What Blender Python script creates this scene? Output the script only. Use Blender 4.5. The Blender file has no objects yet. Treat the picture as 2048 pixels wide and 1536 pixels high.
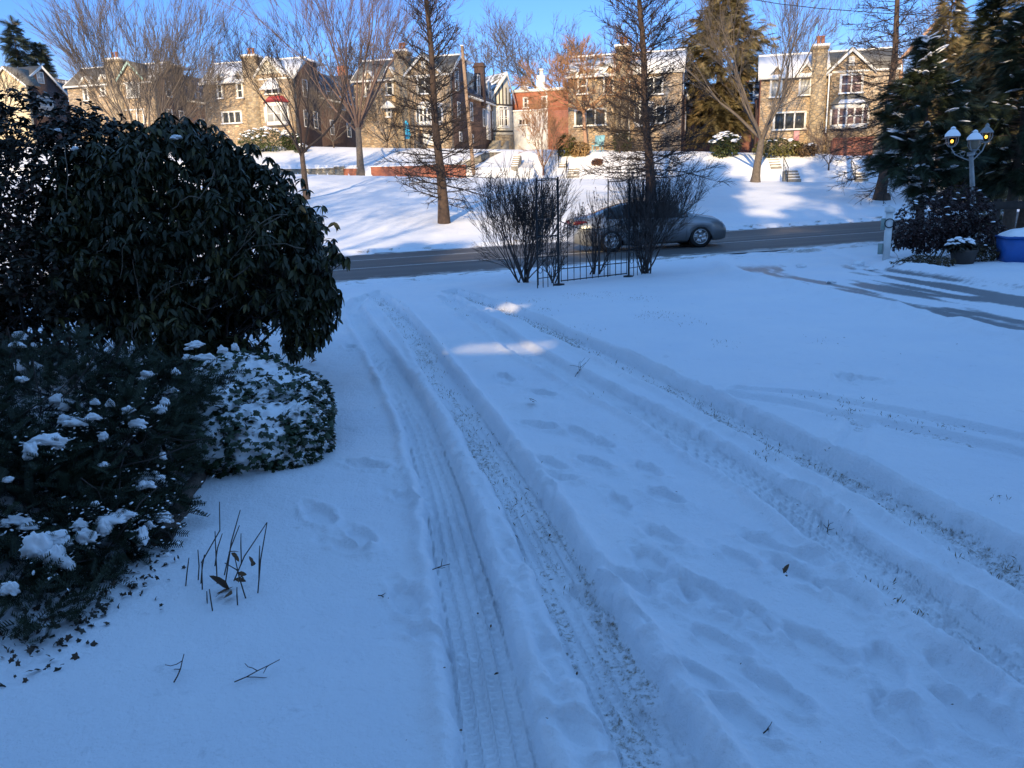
import bpy, math, random
import numpy as np
from mathutils import Vector, Matrix
random.seed(7); RNG = np.random.default_rng(7)
sc = bpy.context.scene
COL = sc.collection
# ------------------------------------------------------------------ camera
FPX, EYE, ROLL = 1600.0, 1.6, 0.025          # focal length in px of a 2048 px wide picture
PITCH = math.atan(383/FPX)
_r0 = np.array([1., 0, 0]); FW = np.array([0, math.cos(PITCH), -math.sin(PITCH)]); _u0 = np.array([0, math.sin(PITCH), math.cos(PITCH)])
CR = _r0*math.cos(ROLL)-_u0*math.sin(ROLL); CU = _u0*math.cos(ROLL)+_r0*math.sin(ROLL)
cam = bpy.data.cameras.new('camera'); camo = bpy.data.objects.new('camera', cam); COL.objects.link(camo)
camo.matrix_world = Matrix(((CR[0], CU[0], -FW[0], 0), (CR[1], CU[1], -FW[1], 0), (CR[2], CU[2], -FW[2], EYE), (0, 0, 0, 1)))
cam.sensor_width = 36; cam.lens = FPX/2048*36; cam.clip_start = .05; cam.clip_end = 3000
sc.camera = camo
# ------------------------------------------------------------------ light
SUN_EL, SUN_AZ = 17.0, 15.0                   # the sun stands low behind the camera, to the left
_e = math.radians(SUN_EL); _a = math.radians(SUN_AZ)
TOSUN = Vector((-math.sin(_a)*math.cos(_e), -math.cos(_a)*math.cos(_e), math.sin(_e)))
sl = bpy.data.lights.new('sun', 'SUN'); sl.energy = 3.9; sl.angle = math.radians(.53); sl.color = (1, .755, .44)
so = bpy.data.objects.new('sun', sl); COL.objects.link(so); so.rotation_mode = 'QUATERNION'; so.rotation_quaternion = TOSUN.to_track_quat('Z', 'Y')
sc.view_settings.view_transform = 'Standard'; sc.view_settings.look = 'None'; sc.view_settings.gamma = 1; sc.view_settings.exposure = 0.96
W = bpy.data.worlds.new('World'); sc.world = W; W.use_nodes = True
nt = W.node_tree; nt.nodes.clear()
def N(t, ty, **kw):
    n = t.nodes.new(ty)
    for k, v in kw.items(): setattr(n, k, v)
    return n
wo = N(nt, 'ShaderNodeOutputWorld'); bg = N(nt, 'ShaderNodeBackground'); bg.inputs[1].default_value = .15
sky = N(nt, 'ShaderNodeTexSky', sky_type='NISHITA', sun_disc=False, sun_elevation=_e, sun_rotation=math.radians(180+SUN_AZ), air_density=1.0, dust_density=.1, ozone_density=3.5)
tint = N(nt, 'ShaderNodeMix', data_type='RGBA', blend_type='MULTIPLY'); tint.inputs[0].default_value = 1; tint.inputs[7].default_value = (.98, 1.0, 1.06, 1)
nt.links.new(sky.outputs[0], tint.inputs[6])
# deep clear winter blue down to the skyline
tc0 = N(nt, 'ShaderNodeTexCoord'); sp0 = N(nt, 'ShaderNodeSeparateXYZ'); rp0 = N(nt, 'ShaderNodeValToRGB'); rp0.color_ramp.elements[0].position = 0; rp0.color_ramp.elements[0].color = (.40, .50, .72, 1); rp0.color_ramp.elements[1].position = .52; rp0.color_ramp.elements[1].color = (1.14, 1.28, 1.34, 1)
e_ = rp0.color_ramp.elements.new(.22); e_.color = (.33, .48, .78, 1)
nt.links.new(tc0.outputs['Generated'], sp0.inputs[0]); nt.links.new(sp0.outputs[2], rp0.inputs[0]); nt.links.new(rp0.outputs[0], tint.inputs[7])
# clouds: low broken bank in the sky ahead
tc = N(nt, 'ShaderNodeTexCoord'); mp = N(nt, 'ShaderNodeMapping'); mp.inputs['Scale'].default_value = (3.2, 3.2, 9.0); mp.inputs['Location'].default_value = (.35, 0, .2)
nz = N(nt, 'ShaderNodeTexNoise'); nz.inputs['Scale'].default_value = 2.2; nz.inputs['Detail'].default_value = 7; nz.inputs['Roughness'].default_value = .6
rp = N(nt, 'ShaderNodeValToRGB'); rp.color_ramp.elements[0].position = .44; rp.color_ramp.elements[1].position = .66
sep = N(nt, 'ShaderNodeSeparateXYZ'); band = N(nt, 'ShaderNodeMapRange', interpolation_type='SMOOTHSTEP'); band.inputs[1].default_value = .17; band.inputs[2].default_value = .09
mul = N(nt, 'ShaderNodeMath', operation='MULTIPLY'); mul2 = N(nt, 'ShaderNodeMath', operation='MULTIPLY'); mul2.inputs[1].default_value = .75
cm = N(nt, 'ShaderNodeMix', data_type='RGBA'); cm.inputs[7].default_value = (2.9, 3.1, 4.0, 1)
L = nt.links.new
L(tc.outputs['Generated'], mp.inputs[0]); L(mp.outputs[0], nz.inputs['Vector']); L(nz.outputs[0], rp.inputs[0]); L(tc.outputs['Generated'], sep.inputs[0])
L(sep.outputs[2], band.inputs[0]); L(band.outputs[0], mul.inputs[0]); L(rp.outputs[0], mul.inputs[1]); L(mul.outputs[0], mul2.inputs[0]); L(mul2.outputs[0], cm.inputs[0])
L(tint.outputs[2], cm.inputs[6]); L(cm.outputs[2], bg.inputs[0]); L(bg.outputs[0], wo.inputs[0])

# ------------------------------------------------------------------ helpers: picture rays, terrain
ORG = np.array([0, 0, EYE])
def ray(x, y): return FW+(x-1024)/FPX*CR+(768-y)/FPX*CU
def aty(x, y, Y): d = ray(x, y); return ORG+d*(Y/d[1])
def atz(x, y, z): d = ray(x, y); return ORG+d*((z-EYE)/d[2])
def road_z(x): return -.3+.02*np.clip(x, -60, 60)
def atroad(x, y):
    d = ray(x, y); t = (-.3-EYE)/(d[2]-.02*d[0]); return ORG+d*t
_a0 = atroad(665, 541); _b0 = atroad(1761, 464)
RD = (_b0-_a0)[:2]; RD /= np.linalg.norm(RD); RN = np.array([-RD[1], RD[0]])      # along and across the road
PSI = math.atan2(RD[1], RD[0])
def sd(x, y): return (x-_a0[0])*RD[0]+(y-_a0[1])*RD[1], (x-_a0[0])*RN[0]+(y-_a0[1])*RN[1]
def sdxy(s, d): return _a0[0]+s*RD[0]+d*RN[0], _a0[1]+s*RD[1]+d*RN[1]
DN, DF = -3.75, 6.0
def sst(a, b, x): t = np.clip((x-a)/(b-a), 0, 1); return t*t*(3-2*t)
def crest_y(x): return 54.5-.25*np.clip(x, -60, 45)
def _cr(px, py):
    d = ray(px, py); t = 54.5/(d[1]+.25*d[0]); return ORG+d*t
_cp = np.array([_cr(*q) for q in ((300, 342), (550, 347), (900, 355), (1120, 357), (1510, 362), (1800, 366), (2000, 368))])
def crest_z(x): return np.interp(x, _cp[:, 0], _cp[:, 2])
def row_y(x): return 66.7-.364*np.clip(x, -80, 60)         # front line of the houses
def _rw(px, py):
    d = ray(px, py); t = 66.7/(d[1]+.364*d[0]); return ORG+d*t
_bp = np.array([_rw(*q) for q in ((150, 285), (500, 292), (900, 298), (1250, 301), (1600, 307), (1800, 310))])
def base_z(x): return np.interp(x, _bp[:, 0], _bp[:, 2])
WALLX = 1.9                                                # left of this the terrace is held by walls
def H(x, y):
    x = np.asarray(x, float); y = np.asarray(y, float)
    s, d = sd(x, y); zr = road_z(x)
    yard = (zr+.03)*sst(-13, DN, d)
    yf = y-(d-DF)/RN[1]                                     # y of the far edge at this x
    yc = crest_y(x); zc = crest_z(x); zf = zr+.04
    q = np.clip((y-yf)/(yc-yf), 0, 1)
    bank = zf+(zc-zf)*(1.18*q-.18*q*q)*(.55+.45*sst(0, .25, q))
    e = y-yc; yh = row_y(x); zb = base_z(x)
    strip = zc-.35*sst(0, 1.2, e)
    lt = zc+.62+(zb-zc-.62)*sst(-.15, 1.0, (e-2.6)/(yh-yc-2.6))      # left terrace lawn
    rt = zc-.3+(zb-.25-zc+.3)*sst(-.05, .62, (e-2.4)/(yh-yc-2.4))+.25*sst(.6, 1, (e-2.4)/(yh-yc-2.4))
    up = np.where(x < WALLX, lt, rt)
    terr = np.where(e < 0, bank, np.where(e < 2.5, strip, up))
    terr = np.where(y > yh, zb+.015*(y-yh), terr)
    z = np.where(d < DN, yard, np.where(d < DF, zr-.04, terr))
    return z
def G(px, py, t0=1.5, t1=110):
    d = ray(px, py); t = np.arange(t0, t1, .03); P = ORG+d*t[:, None]
    k = np.nonzero(P[:, 2] < H(P[:, 0], P[:, 1]))[0]
    return P[k[0]] if len(k) else P[-1]

# ------------------------------------------------------------------ materials
MATS = {}
def mat(name, base=(.5, .5, .5), rough=.7, metal=0, spec=.5, var=.0, vscale=6., bump=0., bscale=40., coat=0, emit=None, estr=0, sss=0, tr=0):
    """Principled material with noise variation of colour and bump"""
    if name in MATS: return MATS[name]
    m = bpy.data.materials.new(name); m.use_nodes = True; t = m.node_tree; b = t.nodes['Principled BSDF']
    b.inputs['Base Color'].default_value = (*base, 1); b.inputs['Roughness'].default_value = rough; b.inputs['Metallic'].default_value = metal
    b.inputs['Specular IOR Level'].default_value = spec; b.inputs['Coat Weight'].default_value = coat
    if emit: b.inputs['Emission Color'].default_value = (*emit, 1); b.inputs['Emission Strength'].default_value = estr
    if sss: b.inputs['Subsurface Weight'].default_value = sss; b.inputs['Subsurface Radius'].default_value = (.02, .03, .05)
    if var or bump:
        c = N(t, 'ShaderNodeTexCoord'); n = N(t, 'ShaderNodeTexNoise'); n.inputs['Scale'].default_value = vscale; n.inputs['Detail'].default_value = 6
        t.links.new(c.outputs['Object'], n.inputs['Vector'])
        if var:
            r = N(t, 'ShaderNodeMapRange'); r.inputs[1].default_value = .25; r.inputs[2].default_value = .75; r.inputs[3].default_value = 1-var; r.inputs[4].default_value = 1+var
            h = N(t, 'ShaderNodeHueSaturation'); h.inputs['Color'].default_value = (*base, 1)
            t.links.new(n.outputs[0], r.inputs[0]); t.links.new(r.outputs[0], h.inputs['Value']); t.links.new(h.outputs[0], b.inputs['Base Color'])
        if bump:
            n2 = N(t, 'ShaderNodeTexNoise'); n2.inputs['Scale'].default_value = bscale; n2.inputs['Detail'].default_value = 5
            t.links.new(c.outputs['Object'], n2.inputs['Vector'])
            bp = N(t, 'ShaderNodeBump'); bp.inputs['Strength'].default_value = bump; bp.inputs['Distance'].default_value = .02
            t.links.new(n2.outputs[0], bp.inputs['Height']); t.links.new(bp.outputs[0], b.inputs['Normal'])
    MATS[name] = m; return m
def ramp(t, fac, stops):
    r = N(t, 'ShaderNodeValToRGB'); e = r.color_ramp.elements
    e[0].position, e[0].color = stops[0][0], (*stops[0][1], 1); e[1].position, e[1].color = stops[-1][0], (*stops[-1][1], 1)
    for p, c in stops[1:-1]: k = e.new(p); k.color = (*c, 1)
    t.links.new(fac, r.inputs[0]); return r.outputs[0]
def mixc(t, f, a, b):
    m = N(t, 'ShaderNodeMix', data_type='RGBA')
    for s, v in ((0, f), (6, a), (7, b)):
        if hasattr(v, 'default_value') or hasattr(v, 'is_linked'): t.links.new(v, m.inputs[s])
        else: m.inputs[s].default_value = v if s == 0 else (*v, 1)
    return m.outputs[2]
def stone_mat(name, stops, scale=3.2, flat=1.9, mortar=(.30, .26, .20)):
    m = bpy.data.materials.new(name); m.use_nodes = True; t = m.node_tree; b = t.nodes['Principled BSDF']; b.inputs['Roughness'].default_value = .9
    c = N(t, 'ShaderNodeTexCoord'); mp = N(t, 'ShaderNodeMapping'); mp.inputs['Scale'].default_value = (scale, scale, scale*flat)
    t.links.new(c.outputs['Object'], mp.inputs[0])
    v = N(t, 'ShaderNodeTexVoronoi'); v2 = N(t, 'ShaderNodeTexVoronoi', feature='DISTANCE_TO_EDGE')
    for q in (v, v2): q.inputs['Scale'].default_value = 1; t.links.new(mp.outputs[0], q.inputs['Vector'])
    sp = N(t, 'ShaderNodeSeparateColor'); t.links.new(v.outputs['Color'], sp.inputs[0])
    colr = ramp(t, sp.outputs[0], stops)
    n = N(t, 'ShaderNodeTexNoise'); n.inputs['Scale'].default_value = 14; n.inputs['Detail'].default_value = 5; t.links.new(c.outputs['Object'], n.inputs['Vector'])
    mr = N(t, 'ShaderNodeMapRange'); mr.inputs[3].default_value = .65; mr.inputs[4].default_value = 1.35; t.links.new(n.outputs[0], mr.inputs[0])
    hs = N(t, 'ShaderNodeHueSaturation'); t.links.new(colr, hs.inputs['Color']); t.links.new(mr.outputs[0], hs.inputs['Value'])
    ed = N(t, 'ShaderNodeMapRange'); ed.inputs[1].default_value = .03; ed.inputs[2].default_value = .10; t.links.new(v2.outputs[0], ed.inputs[0])
    t.links.new(mixc(t, ed.outputs[0], mortar, hs.outputs[0]), b.inputs['Base Color'])
    bp = N(t, 'ShaderNodeBump'); bp.inputs['Distance'].default_value = .05; bp.inputs['Strength'].default_value = .8
    t.links.new(ed.outputs[0], bp.inputs['Height']); t.links.new(bp.outputs[0], b.inputs['Normal'])
    MATS[name] = m; return m
def brick_mat(name, c1, c2, mortar, sc_=4.6):
    m = bpy.data.materials.new(name); m.use_nodes = True; t = m.node_tree; b = t.nodes['Principled BSDF']; b.inputs['Roughness'].default_value = .88
    c = N(t, 'ShaderNodeTexCoord'); s = N(t, 'ShaderNodeSeparateXYZ'); a = N(t, 'ShaderNodeMath', operation='ADD'); cb = N(t, 'ShaderNodeCombineXYZ')
    t.links.new(c.outputs['Object'], s.inputs[0]); t.links.new(s.outputs[0], a.inputs[0]); t.links.new(s.outputs[1], a.inputs[1]); t.links.new(a.outputs[0], cb.inputs[0]); t.links.new(s.outputs[2], cb.inputs[1])
    k = N(t, 'ShaderNodeTexBrick'); k.inputs['Scale'].default_value = sc_; k.inputs['Color1'].default_value = (*c1, 1); k.inputs['Color2'].default_value = (*c2, 1); k.inputs['Mortar'].default_value = (*mortar, 1)
    k.inputs['Mortar Size'].default_value = .018; k.inputs['Row Height'].default_value = .33; k.inputs['Brick Width'].default_value = 1.0
    t.links.new(cb.outputs[0], k.inputs['Vector'])
    n = N(t, 'ShaderNodeTexNoise'); n.inputs['Scale'].default_value = 2.5; n.inputs['Detail'].default_value = 8; t.links.new(c.outputs['Object'], n.inputs['Vector'])
    mr = N(t, 'ShaderNodeMapRange'); mr.inputs[3].default_value = .55; mr.inputs[4].default_value = 1.45; t.links.new(n.outputs[0], mr.inputs[0])
    hs = N(t, 'ShaderNodeHueSaturation'); t.links.new(k.outputs[0], hs.inputs['Color']); t.links.new(mr.outputs[0], hs.inputs['Value']); t.links.new(hs.outputs[0], b.inputs['Base Color'])
    bp = N(t, 'ShaderNodeBump'); bp.inputs['Distance'].default_value = .01; bp.inputs['Strength'].default_value = .5; bp.invert = True
    t.links.new(k.outputs[1], bp.inputs['Height']); t.links.new(bp.outputs[0], b.inputs['Normal'])
    MATS[name] = m; return m
def roof_mat(name, c1, c2, snow):
    """slate courses with snow lying in patches (snow: 0..1)"""
    m = bpy.data.materials.new(name); m.use_nodes = True; t = m.node_tree; b = t.nodes['Principled BSDF']; b.inputs['Roughness'].default_value = .75
    c = N(t, 'ShaderNodeTexCoord'); s = N(t, 'ShaderNodeSeparateXYZ'); cb = N(t, 'ShaderNodeCombineXYZ'); a = N(t, 'ShaderNodeMath', operation='ADD')
    t.links.new(c.outputs['Object'], s.inputs[0]); t.links.new(s.outputs[0], a.inputs[0]); t.links.new(s.outputs[1], a.inputs[1]); t.links.new(a.outputs[0], cb.inputs[0]); t.links.new(s.outputs[2], cb.inputs[1])
    k = N(t, 'ShaderNodeTexBrick'); k.inputs['Scale'].default_value = 3.2; k.inputs['Color1'].default_value = (*c1, 1); k.inputs['Color2'].default_value = (*c2, 1); k.inputs['Mortar'].default_value = (c1[0]*.35, c1[1]*.35, c1[2]*.35, 1)
    k.inputs['Mortar Size'].default_value = .03; k.inputs['Row Height'].default_value = .62; k.inputs['Brick Width'].default_value = .8
    t.links.new(cb.outputs[0], k.inputs['Vector'])
    n = N(t, 'ShaderNodeTexNoise'); n.inputs['Scale'].default_value = 1.3; n.inputs['Detail'].default_value = 9; n.inputs['Roughness'].default_value = .7
    mp = N(t, 'ShaderNodeMapping'); mp.inputs['Scale'].default_value = (1, 1, 2.2); t.links.new(c.outputs['Object'], mp.inputs[0]); t.links.new(mp.outputs[0], n.inputs['Vector'])
    th = .80-.62*snow
    f = ramp(t, n.outputs[0], [(max(th-.05, 0), (0, 0, 0)), (min(th+.05, 1), (1, 1, 1))])
    t.links.new(mixc(t, f, k.outputs[0], (.82, .84, .88)), b.inputs['Base Color'])
    bp = N(t, 'ShaderNodeBump'); bp.inputs['Distance'].default_value = .04; bp.inputs['Strength'].default_value = .7; t.links.new(f, bp.inputs['Height']); t.links.new(bp.outputs[0], b.inputs['Normal'])
    MATS[name] = m; return m
def leaf_mat(name, c1, c2, rough=.45, scale=3., c3=None, tr=.0):
    """leaf colour that varies from clump to clump and leaf to leaf"""
    m = bpy.data.materials.new(name); m.use_nodes = True; t = m.node_tree; b = t.nodes['Principled BSDF']; b.inputs['Roughness'].default_value = rough; b.inputs['Specular IOR Level'].default_value = .35
    c = N(t, 'ShaderNodeTexCoord'); n = N(t, 'ShaderNodeTexNoise'); n.inputs['Scale'].default_value = scale; n.inputs['Detail'].default_value = 3; t.links.new(c.outputs['Object'], n.inputs['Vector'])
    g = N(t, 'ShaderNodeNewGeometry'); ad = N(t, 'ShaderNodeMath', operation='MULTIPLY_ADD'); ad.inputs[1].default_value = .35
    t.links.new(g.outputs['Random Per Island'], ad.inputs[0]); t.links.new(n.outputs[0], ad.inputs[2])
    st = [(.42, c1), (.78, c2)]
    if c3: st.append((.92, c3))
    t.links.new(ramp(t, ad.outputs[0], st), b.inputs['Base Color'])
    MATS[name] = m; return m
# ------------------------------------------------------------------ mesh builder
class MB:
    def __init__(s): s.V = []; s.F = []; s.n = 0
    def add(s, V, F, mi=0):
        V = np.asarray(V, float).reshape(-1, 3); F = np.asarray(F, int)
        s.V.append(V); s.F.append((F+s.n, mi)); s.n += len(V); return s
    def box(s, a, b, mi=0):
        x0, y0, z0 = a; x1, y1, z1 = b
        V = [(x0, y0, z0), (x1, y0, z0), (x1, y1, z0), (x0, y1, z0), (x0, y0, z1), (x1, y0, z1), (x1, y1, z1), (x0, y1, z1)]
        return s.add(V, [(0, 3, 2, 1), (4, 5, 6, 7), (0, 1, 5, 4), (1, 2, 6, 5), (2, 3, 7, 6), (3, 0, 4, 7)], mi)
    def prism(s, poly, axis, a, b, mi=0):
        """polygon (u,v) extruded along axis 'x' (poly = y,z), 'y' (poly = x,z) or 'z' (poly = x,y)"""
        n = len(poly)
        f = {'x': lambda u, v, w: (w, u, v), 'y': lambda u, v, w: (u, w, v), 'z': lambda u, v, w: (u, v, w)}[axis]
        V = [f(u, v, a) for u, v in poly]+[f(u, v, b) for u, v in poly]
        k = s.n; s.V.append(np.array(V, float)); s.n += 2*n
        q = np.array([(i, (i+1) % n, n+(i+1) % n, n+i) for i in range(n)])
        s.F.append((q+k, mi)); s.F.append((np.array([list(range(n))[::-1]])+k, mi)); s.F.append((np.array([list(range(n, 2*n))])+k, mi)); return s
    def slab(s, q, th, mi=0):
        q = np.array(q, float); nn = np.cross(q[1]-q[0], q[3]-q[0]); nn /= np.linalg.norm(nn)+1e-9
        return s.add(np.vstack([q, q-nn*th]), [(0, 1, 2, 3), (7, 6, 5, 4), (0, 4, 5, 1), (1, 5, 6, 2), (2, 6, 7, 3), (3, 7, 4, 0)], mi)
    def tubes(s, polys, sides=4, mi=0, cap=False):
        by = {}
        for p, r in polys: by.setdefault(len(p), []).append((p, r))
        ang = np.arange(sides)/sides*2*math.pi; ca, sa = np.cos(ang), np.sin(ang)
        for n, L_ in by.items():
            P = np.array([p for p, r in L_], float); Rr = np.array([r for p, r in L_], float); m = len(P)
            T = np.empty_like(P); T[:, 1:-1] = P[:, 2:]-P[:, :-2]; T[:, 0] = P[:, 1]-P[:, 0]; T[:, -1] = P[:, -1]-P[:, -2]
            T /= np.linalg.norm(T, axis=2, keepdims=True)+1e-9
            ref = np.tile([.31, .17, .93], (m, 1)); M = np.abs((T.mean(1)*ref).sum(1)) > .85; ref[M] = [1, .1, 0]
            A = np.cross(T, ref[:, None, :]); A /= np.linalg.norm(A, axis=2, keepdims=True)+1e-9; B = np.cross(T, A)
            V = P[:, :, None, :]+Rr[:, :, None, None]*(A[:, :, None, :]*ca[None, None, :, None]+B[:, :, None, :]*sa[None, None, :, None])
            idx = np.arange(m*n*sides).reshape(m, n, sides); nx = np.roll(idx, -1, 2)
            Fq = np.stack([idx[:, :-1], nx[:, :-1], nx[:, 1:], idx[:, 1:]], -1).reshape(-1, 4)
            k = s.n; s.V.append(V.reshape(-1, 3)); s.n += m*n*sides; s.F.append((Fq[:, ::-1]+k, mi))
            if cap: s.F.append((idx[:, -1, ::-1].reshape(-1, sides)[:, ::-1]+k, mi)); s.F.append((idx[:, 0].reshape(-1, sides)[:, ::-1]+k, mi))
        return s
    def tube(s, pts, r, sides=6, mi=0, cap=True):
        r = [r]*len(pts) if np.isscalar(r) else r
        return s.tubes([(pts, r)], sides, mi, cap)
    def lathe(s, prof, sides=16, c=(0, 0, 0), mi=0):
        """profile of (radius, z) turned about a vertical axis through c"""
        a = np.arange(sides)/sides*2*math.pi; V = []
        for r, z in prof: V += [(c[0]+max(r, 1e-4)*math.cos(t), c[1]+max(r, 1e-4)*math.sin(t), c[2]+z) for t in a]
        n = len(prof); F = [(i*sides+j, i*sides+(j+1) % sides, (i+1)*sides+(j+1) % sides, (i+1)*sides+j) for i in range(n-1) for j in range(sides)]
        return s.add(V, F, mi)
    def stamps(s, V0, F0, Rm, T, S=None, mi=0):
        """copies of a small shape: rotation matrices Rm (m,3,3), places T (m,3), scales S (m,)"""
        V0 = np.asarray(V0, float); F0 = np.asarray(F0, int); m = len(T); S = np.ones(m) if S is None else np.asarray(S)
        V = np.einsum('mij,vj->mvi', Rm, V0)*S[:, None, None]+np.asarray(T)[:, None, :]
        F = (F0[None]+(np.arange(m)*len(V0))[:, None, None]).reshape(-1, F0.shape[1])
        k = s.n; s.V.append(V.reshape(-1, 3)); s.n += m*len(V0); s.F.append((F+k, mi)); return s
    def build(s, name, m, parent=None, smooth=False, loc=None):
        me = bpy.data.meshes.new(name); V = np.vstack(s.V).astype(np.float32)
        me.vertices.add(len(V)); me.vertices.foreach_set('co', V.ravel())
        li = np.concatenate([f.ravel() for f, _ in s.F]); tot = np.concatenate([np.full(len(f), f.shape[1]) for f, _ in s.F]); mi = np.concatenate([np.full(len(f), q) for f, q in s.F])
        me.loops.add(len(li)); me.loops.foreach_set('vertex_index', li.astype(np.int32))
        me.polygons.add(len(tot)); me.polygons.foreach_set('loop_start', np.concatenate([[0], np.cumsum(tot)[:-1]]).astype(np.int32)); me.polygons.foreach_set('loop_total', tot.astype(np.int32))
        me.polygons.foreach_set('material_index', mi.astype(np.int32))
        if smooth: me.polygons.foreach_set('use_smooth', np.ones(len(tot), bool))
        for q in (m if isinstance(m, (list, tuple)) else [m]): me.materials.append(q)
        me.update(calc_edges=True)
        o = bpy.data.objects.new(name, me); COL.objects.link(o)
        if parent: o.parent = parent
        if loc is not None: o.location = loc
        return o
def tag(o, label=None, cat=None, group=None, kind=None):
    for k, v in (('label', label), ('category', cat), ('group', group), ('kind', kind)):
        if v: o[k] = v
    return o
def thing(name, loc, label, cat, rz=0, group=None):
    o = bpy.data.objects.new(name, None); COL.objects.link(o); o.location = loc; o.rotation_euler = (0, 0, rz); o.empty_display_size = .2
    return tag(o, label, cat, group)
def rots(yaw, pitch, roll):
    """matrices: roll about x, pitch about y, yaw about z"""
    cy, sy, cp, sp, cr, sr = np.cos(yaw), np.sin(yaw), np.cos(pitch), np.sin(pitch), np.cos(roll), np.sin(roll)
    m = len(yaw); Z = np.zeros((m, 3, 3)); Y = np.zeros((m, 3, 3)); X = np.zeros((m, 3, 3))
    Z[:, 0, 0] = cy; Z[:, 0, 1] = -sy; Z[:, 1, 0] = sy; Z[:, 1, 1] = cy; Z[:, 2, 2] = 1
    Y[:, 0, 0] = cp; Y[:, 0, 2] = sp; Y[:, 1, 1] = 1; Y[:, 2, 0] = -sp; Y[:, 2, 2] = cp
    X[:, 0, 0] = 1; X[:, 1, 1] = cr; X[:, 1, 2] = -sr; X[:, 2, 1] = sr; X[:, 2, 2] = cr
    return Z @ Y @ X
def vnoise(x, y, seed=0):
    """smooth value noise 0..1"""
    xi = np.floor(x).astype(np.int64); yi = np.floor(y).astype(np.int64); xf = x-xi; yf = y-yi
    u = xf*xf*(3-2*xf); v = yf*yf*(3-2*yf)
    def h(a, b):
        n = (a*374761393+b*668265263+seed*982451653) & 0x7fffffff; n = ((n ^ (n >> 13))*1274126177) & 0x7fffffff
        return ((n ^ (n >> 16)) & 0xffff)/65535.
    return (h(xi, yi)*(1-u)+h(xi+1, yi)*u)*(1-v)+(h(xi, yi+1)*(1-u)+h(xi+1, yi+1)*u)*v
def fbm(x, y, seed=0, o=4):
    r = 0; a = .5
    for i in range(o): r = r+a*vnoise(x*2**i, y*2**i, seed+i*17); a *= .5
    return r/(1-.5**o)
# ================================================================== GROUND: snow sheet with tyre tracks, road
def px_line(pts): return np.array([atz(x, y, -.04)[:2] for x, y in pts])
def polydist(X, Y, pl):
    """distance, signed side offset and run along a polyline"""
    best = np.full(X.shape, 1e9); off = np.zeros(X.shape); run = np.zeros(X.shape); acc = 0
    for a, b in zip(pl[:-1], pl[1:]):
        v = b-a; Ln = np.linalg.norm(v); v = v/Ln
        t = (X-a[0])*v[0]+(Y-a[1])*v[1]; tc_ = np.clip(t, 0, Ln)
        dd = np.hypot(X-a[0]-tc_*v[0], Y-a[1]-tc_*v[1]); o_ = (X-a[0])*v[1]-(Y-a[1])*v[0]      # right of travel = +
        k = dd < best; best[k] = dd[k]; off[k] = (np.sign(o_)*dd)[k]; run[k] = (acc+tc_)[k]; acc += Ln
    return best, off, run
def smooth_line(pts, n=60):
    p = np.asarray(pts, float); t = np.r_[0, np.cumsum(np.linalg.norm(np.diff(p, axis=0), axis=1))]; q = np.linspace(0, t[-1], n)
    r = np.stack([np.interp(q, t, p[:, 0]), np.interp(q, t, p[:, 1])], 1)
    for _ in range(3): r[1:-1] = .25*r[:-2]+.5*r[1:-1]+.25*r[2:]
    return r
TRK = {'L1': [(1020, 1640), (1000, 1536), (962, 1300), (907, 1086), (876, 960), (846, 870), (803, 781), (765, 714), (733, 673), (716, 640), (706, 610), (720, 585)],
       'L2': [(1380, 1640), (1321, 1536), (1192, 1290), (1067, 1056), (1004, 939), (920, 813), (843, 696), (797, 637), (762, 596), (745, 575)],
       'R1': [(2300, 1530), (2046, 1340), (1848, 1208), (1650, 1075), (1520, 975), (1360, 875), (1200, 790), (1110, 740), (1040, 700), (975, 655), (920, 620), (890, 590)],
       'R2': [(2300, 1330), (2044, 1160), (1794, 1018), (1563, 898), (1430, 825), (1331, 775), (1178, 700), (1090, 660), (1010, 622), (930, 590), (900, 575)]}
TRK = {k: smooth_line(px_line(v)) for k, v in TRK.items()}
RUTS = [smooth_line(px_line(v), 24) for v in ([(1480, 786), (1600, 798), (1750, 828), (2060, 892)], [(1450, 798), (1560, 815), (1700, 850), (1850, 880), (2080, 925)], [(1720, 860), (1705, 885), (1690, 915)])]
DRIVE = smooth_line(np.array([sdxy(*sd(*atz(1560, 512, -.2)[:2]))]+[atz(x, y, -.08)[:2] for x, y in ((1640, 545), (1780, 575), (1900, 598), (2048, 625), (2400, 690))]), 40)
FEET = []
_r = np.random.default_rng(3)
for q in ((1115, 965), (1190, 935), (1295, 945), (1095, 1000), (1240, 1010), (1330, 1000), (1330, 1085), (1300, 1135), (1190, 1190), (1250, 1260), (1345, 1180), (1440, 1290), (1530, 1095), (1640, 1125), (1600, 1160), (1700, 1200),
          (1400, 1370), (1560, 1390), (1770, 1340), (1920, 1355), (1640, 1300), (1500, 1240), (1420, 1200), (1080, 855), (1160, 870), (1200, 890), (1085, 790), (1010, 760), (1330, 1450), (1480, 1450), (1800, 1440), (1950, 1440),
          (1690, 760), (1725, 765), (1665, 1045), (1585, 985), (700, 1105), (725, 1085), (865, 1295), (815, 1215), (735, 940), (812, 1010), (640, 1040), (1115, 1350), (1160, 1490), (1035, 1140), (1100, 935), (640, 690), (700, 700), (1260, 1180), (1480, 1130), (1850, 1180), (1950, 1260)):
    p = atz(q[0], q[1], -.03)[:2]; FEET.append((p[0], p[1], math.radians(_r.normal(118, 16)), _r.uniform(.8, 1.25)))
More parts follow.
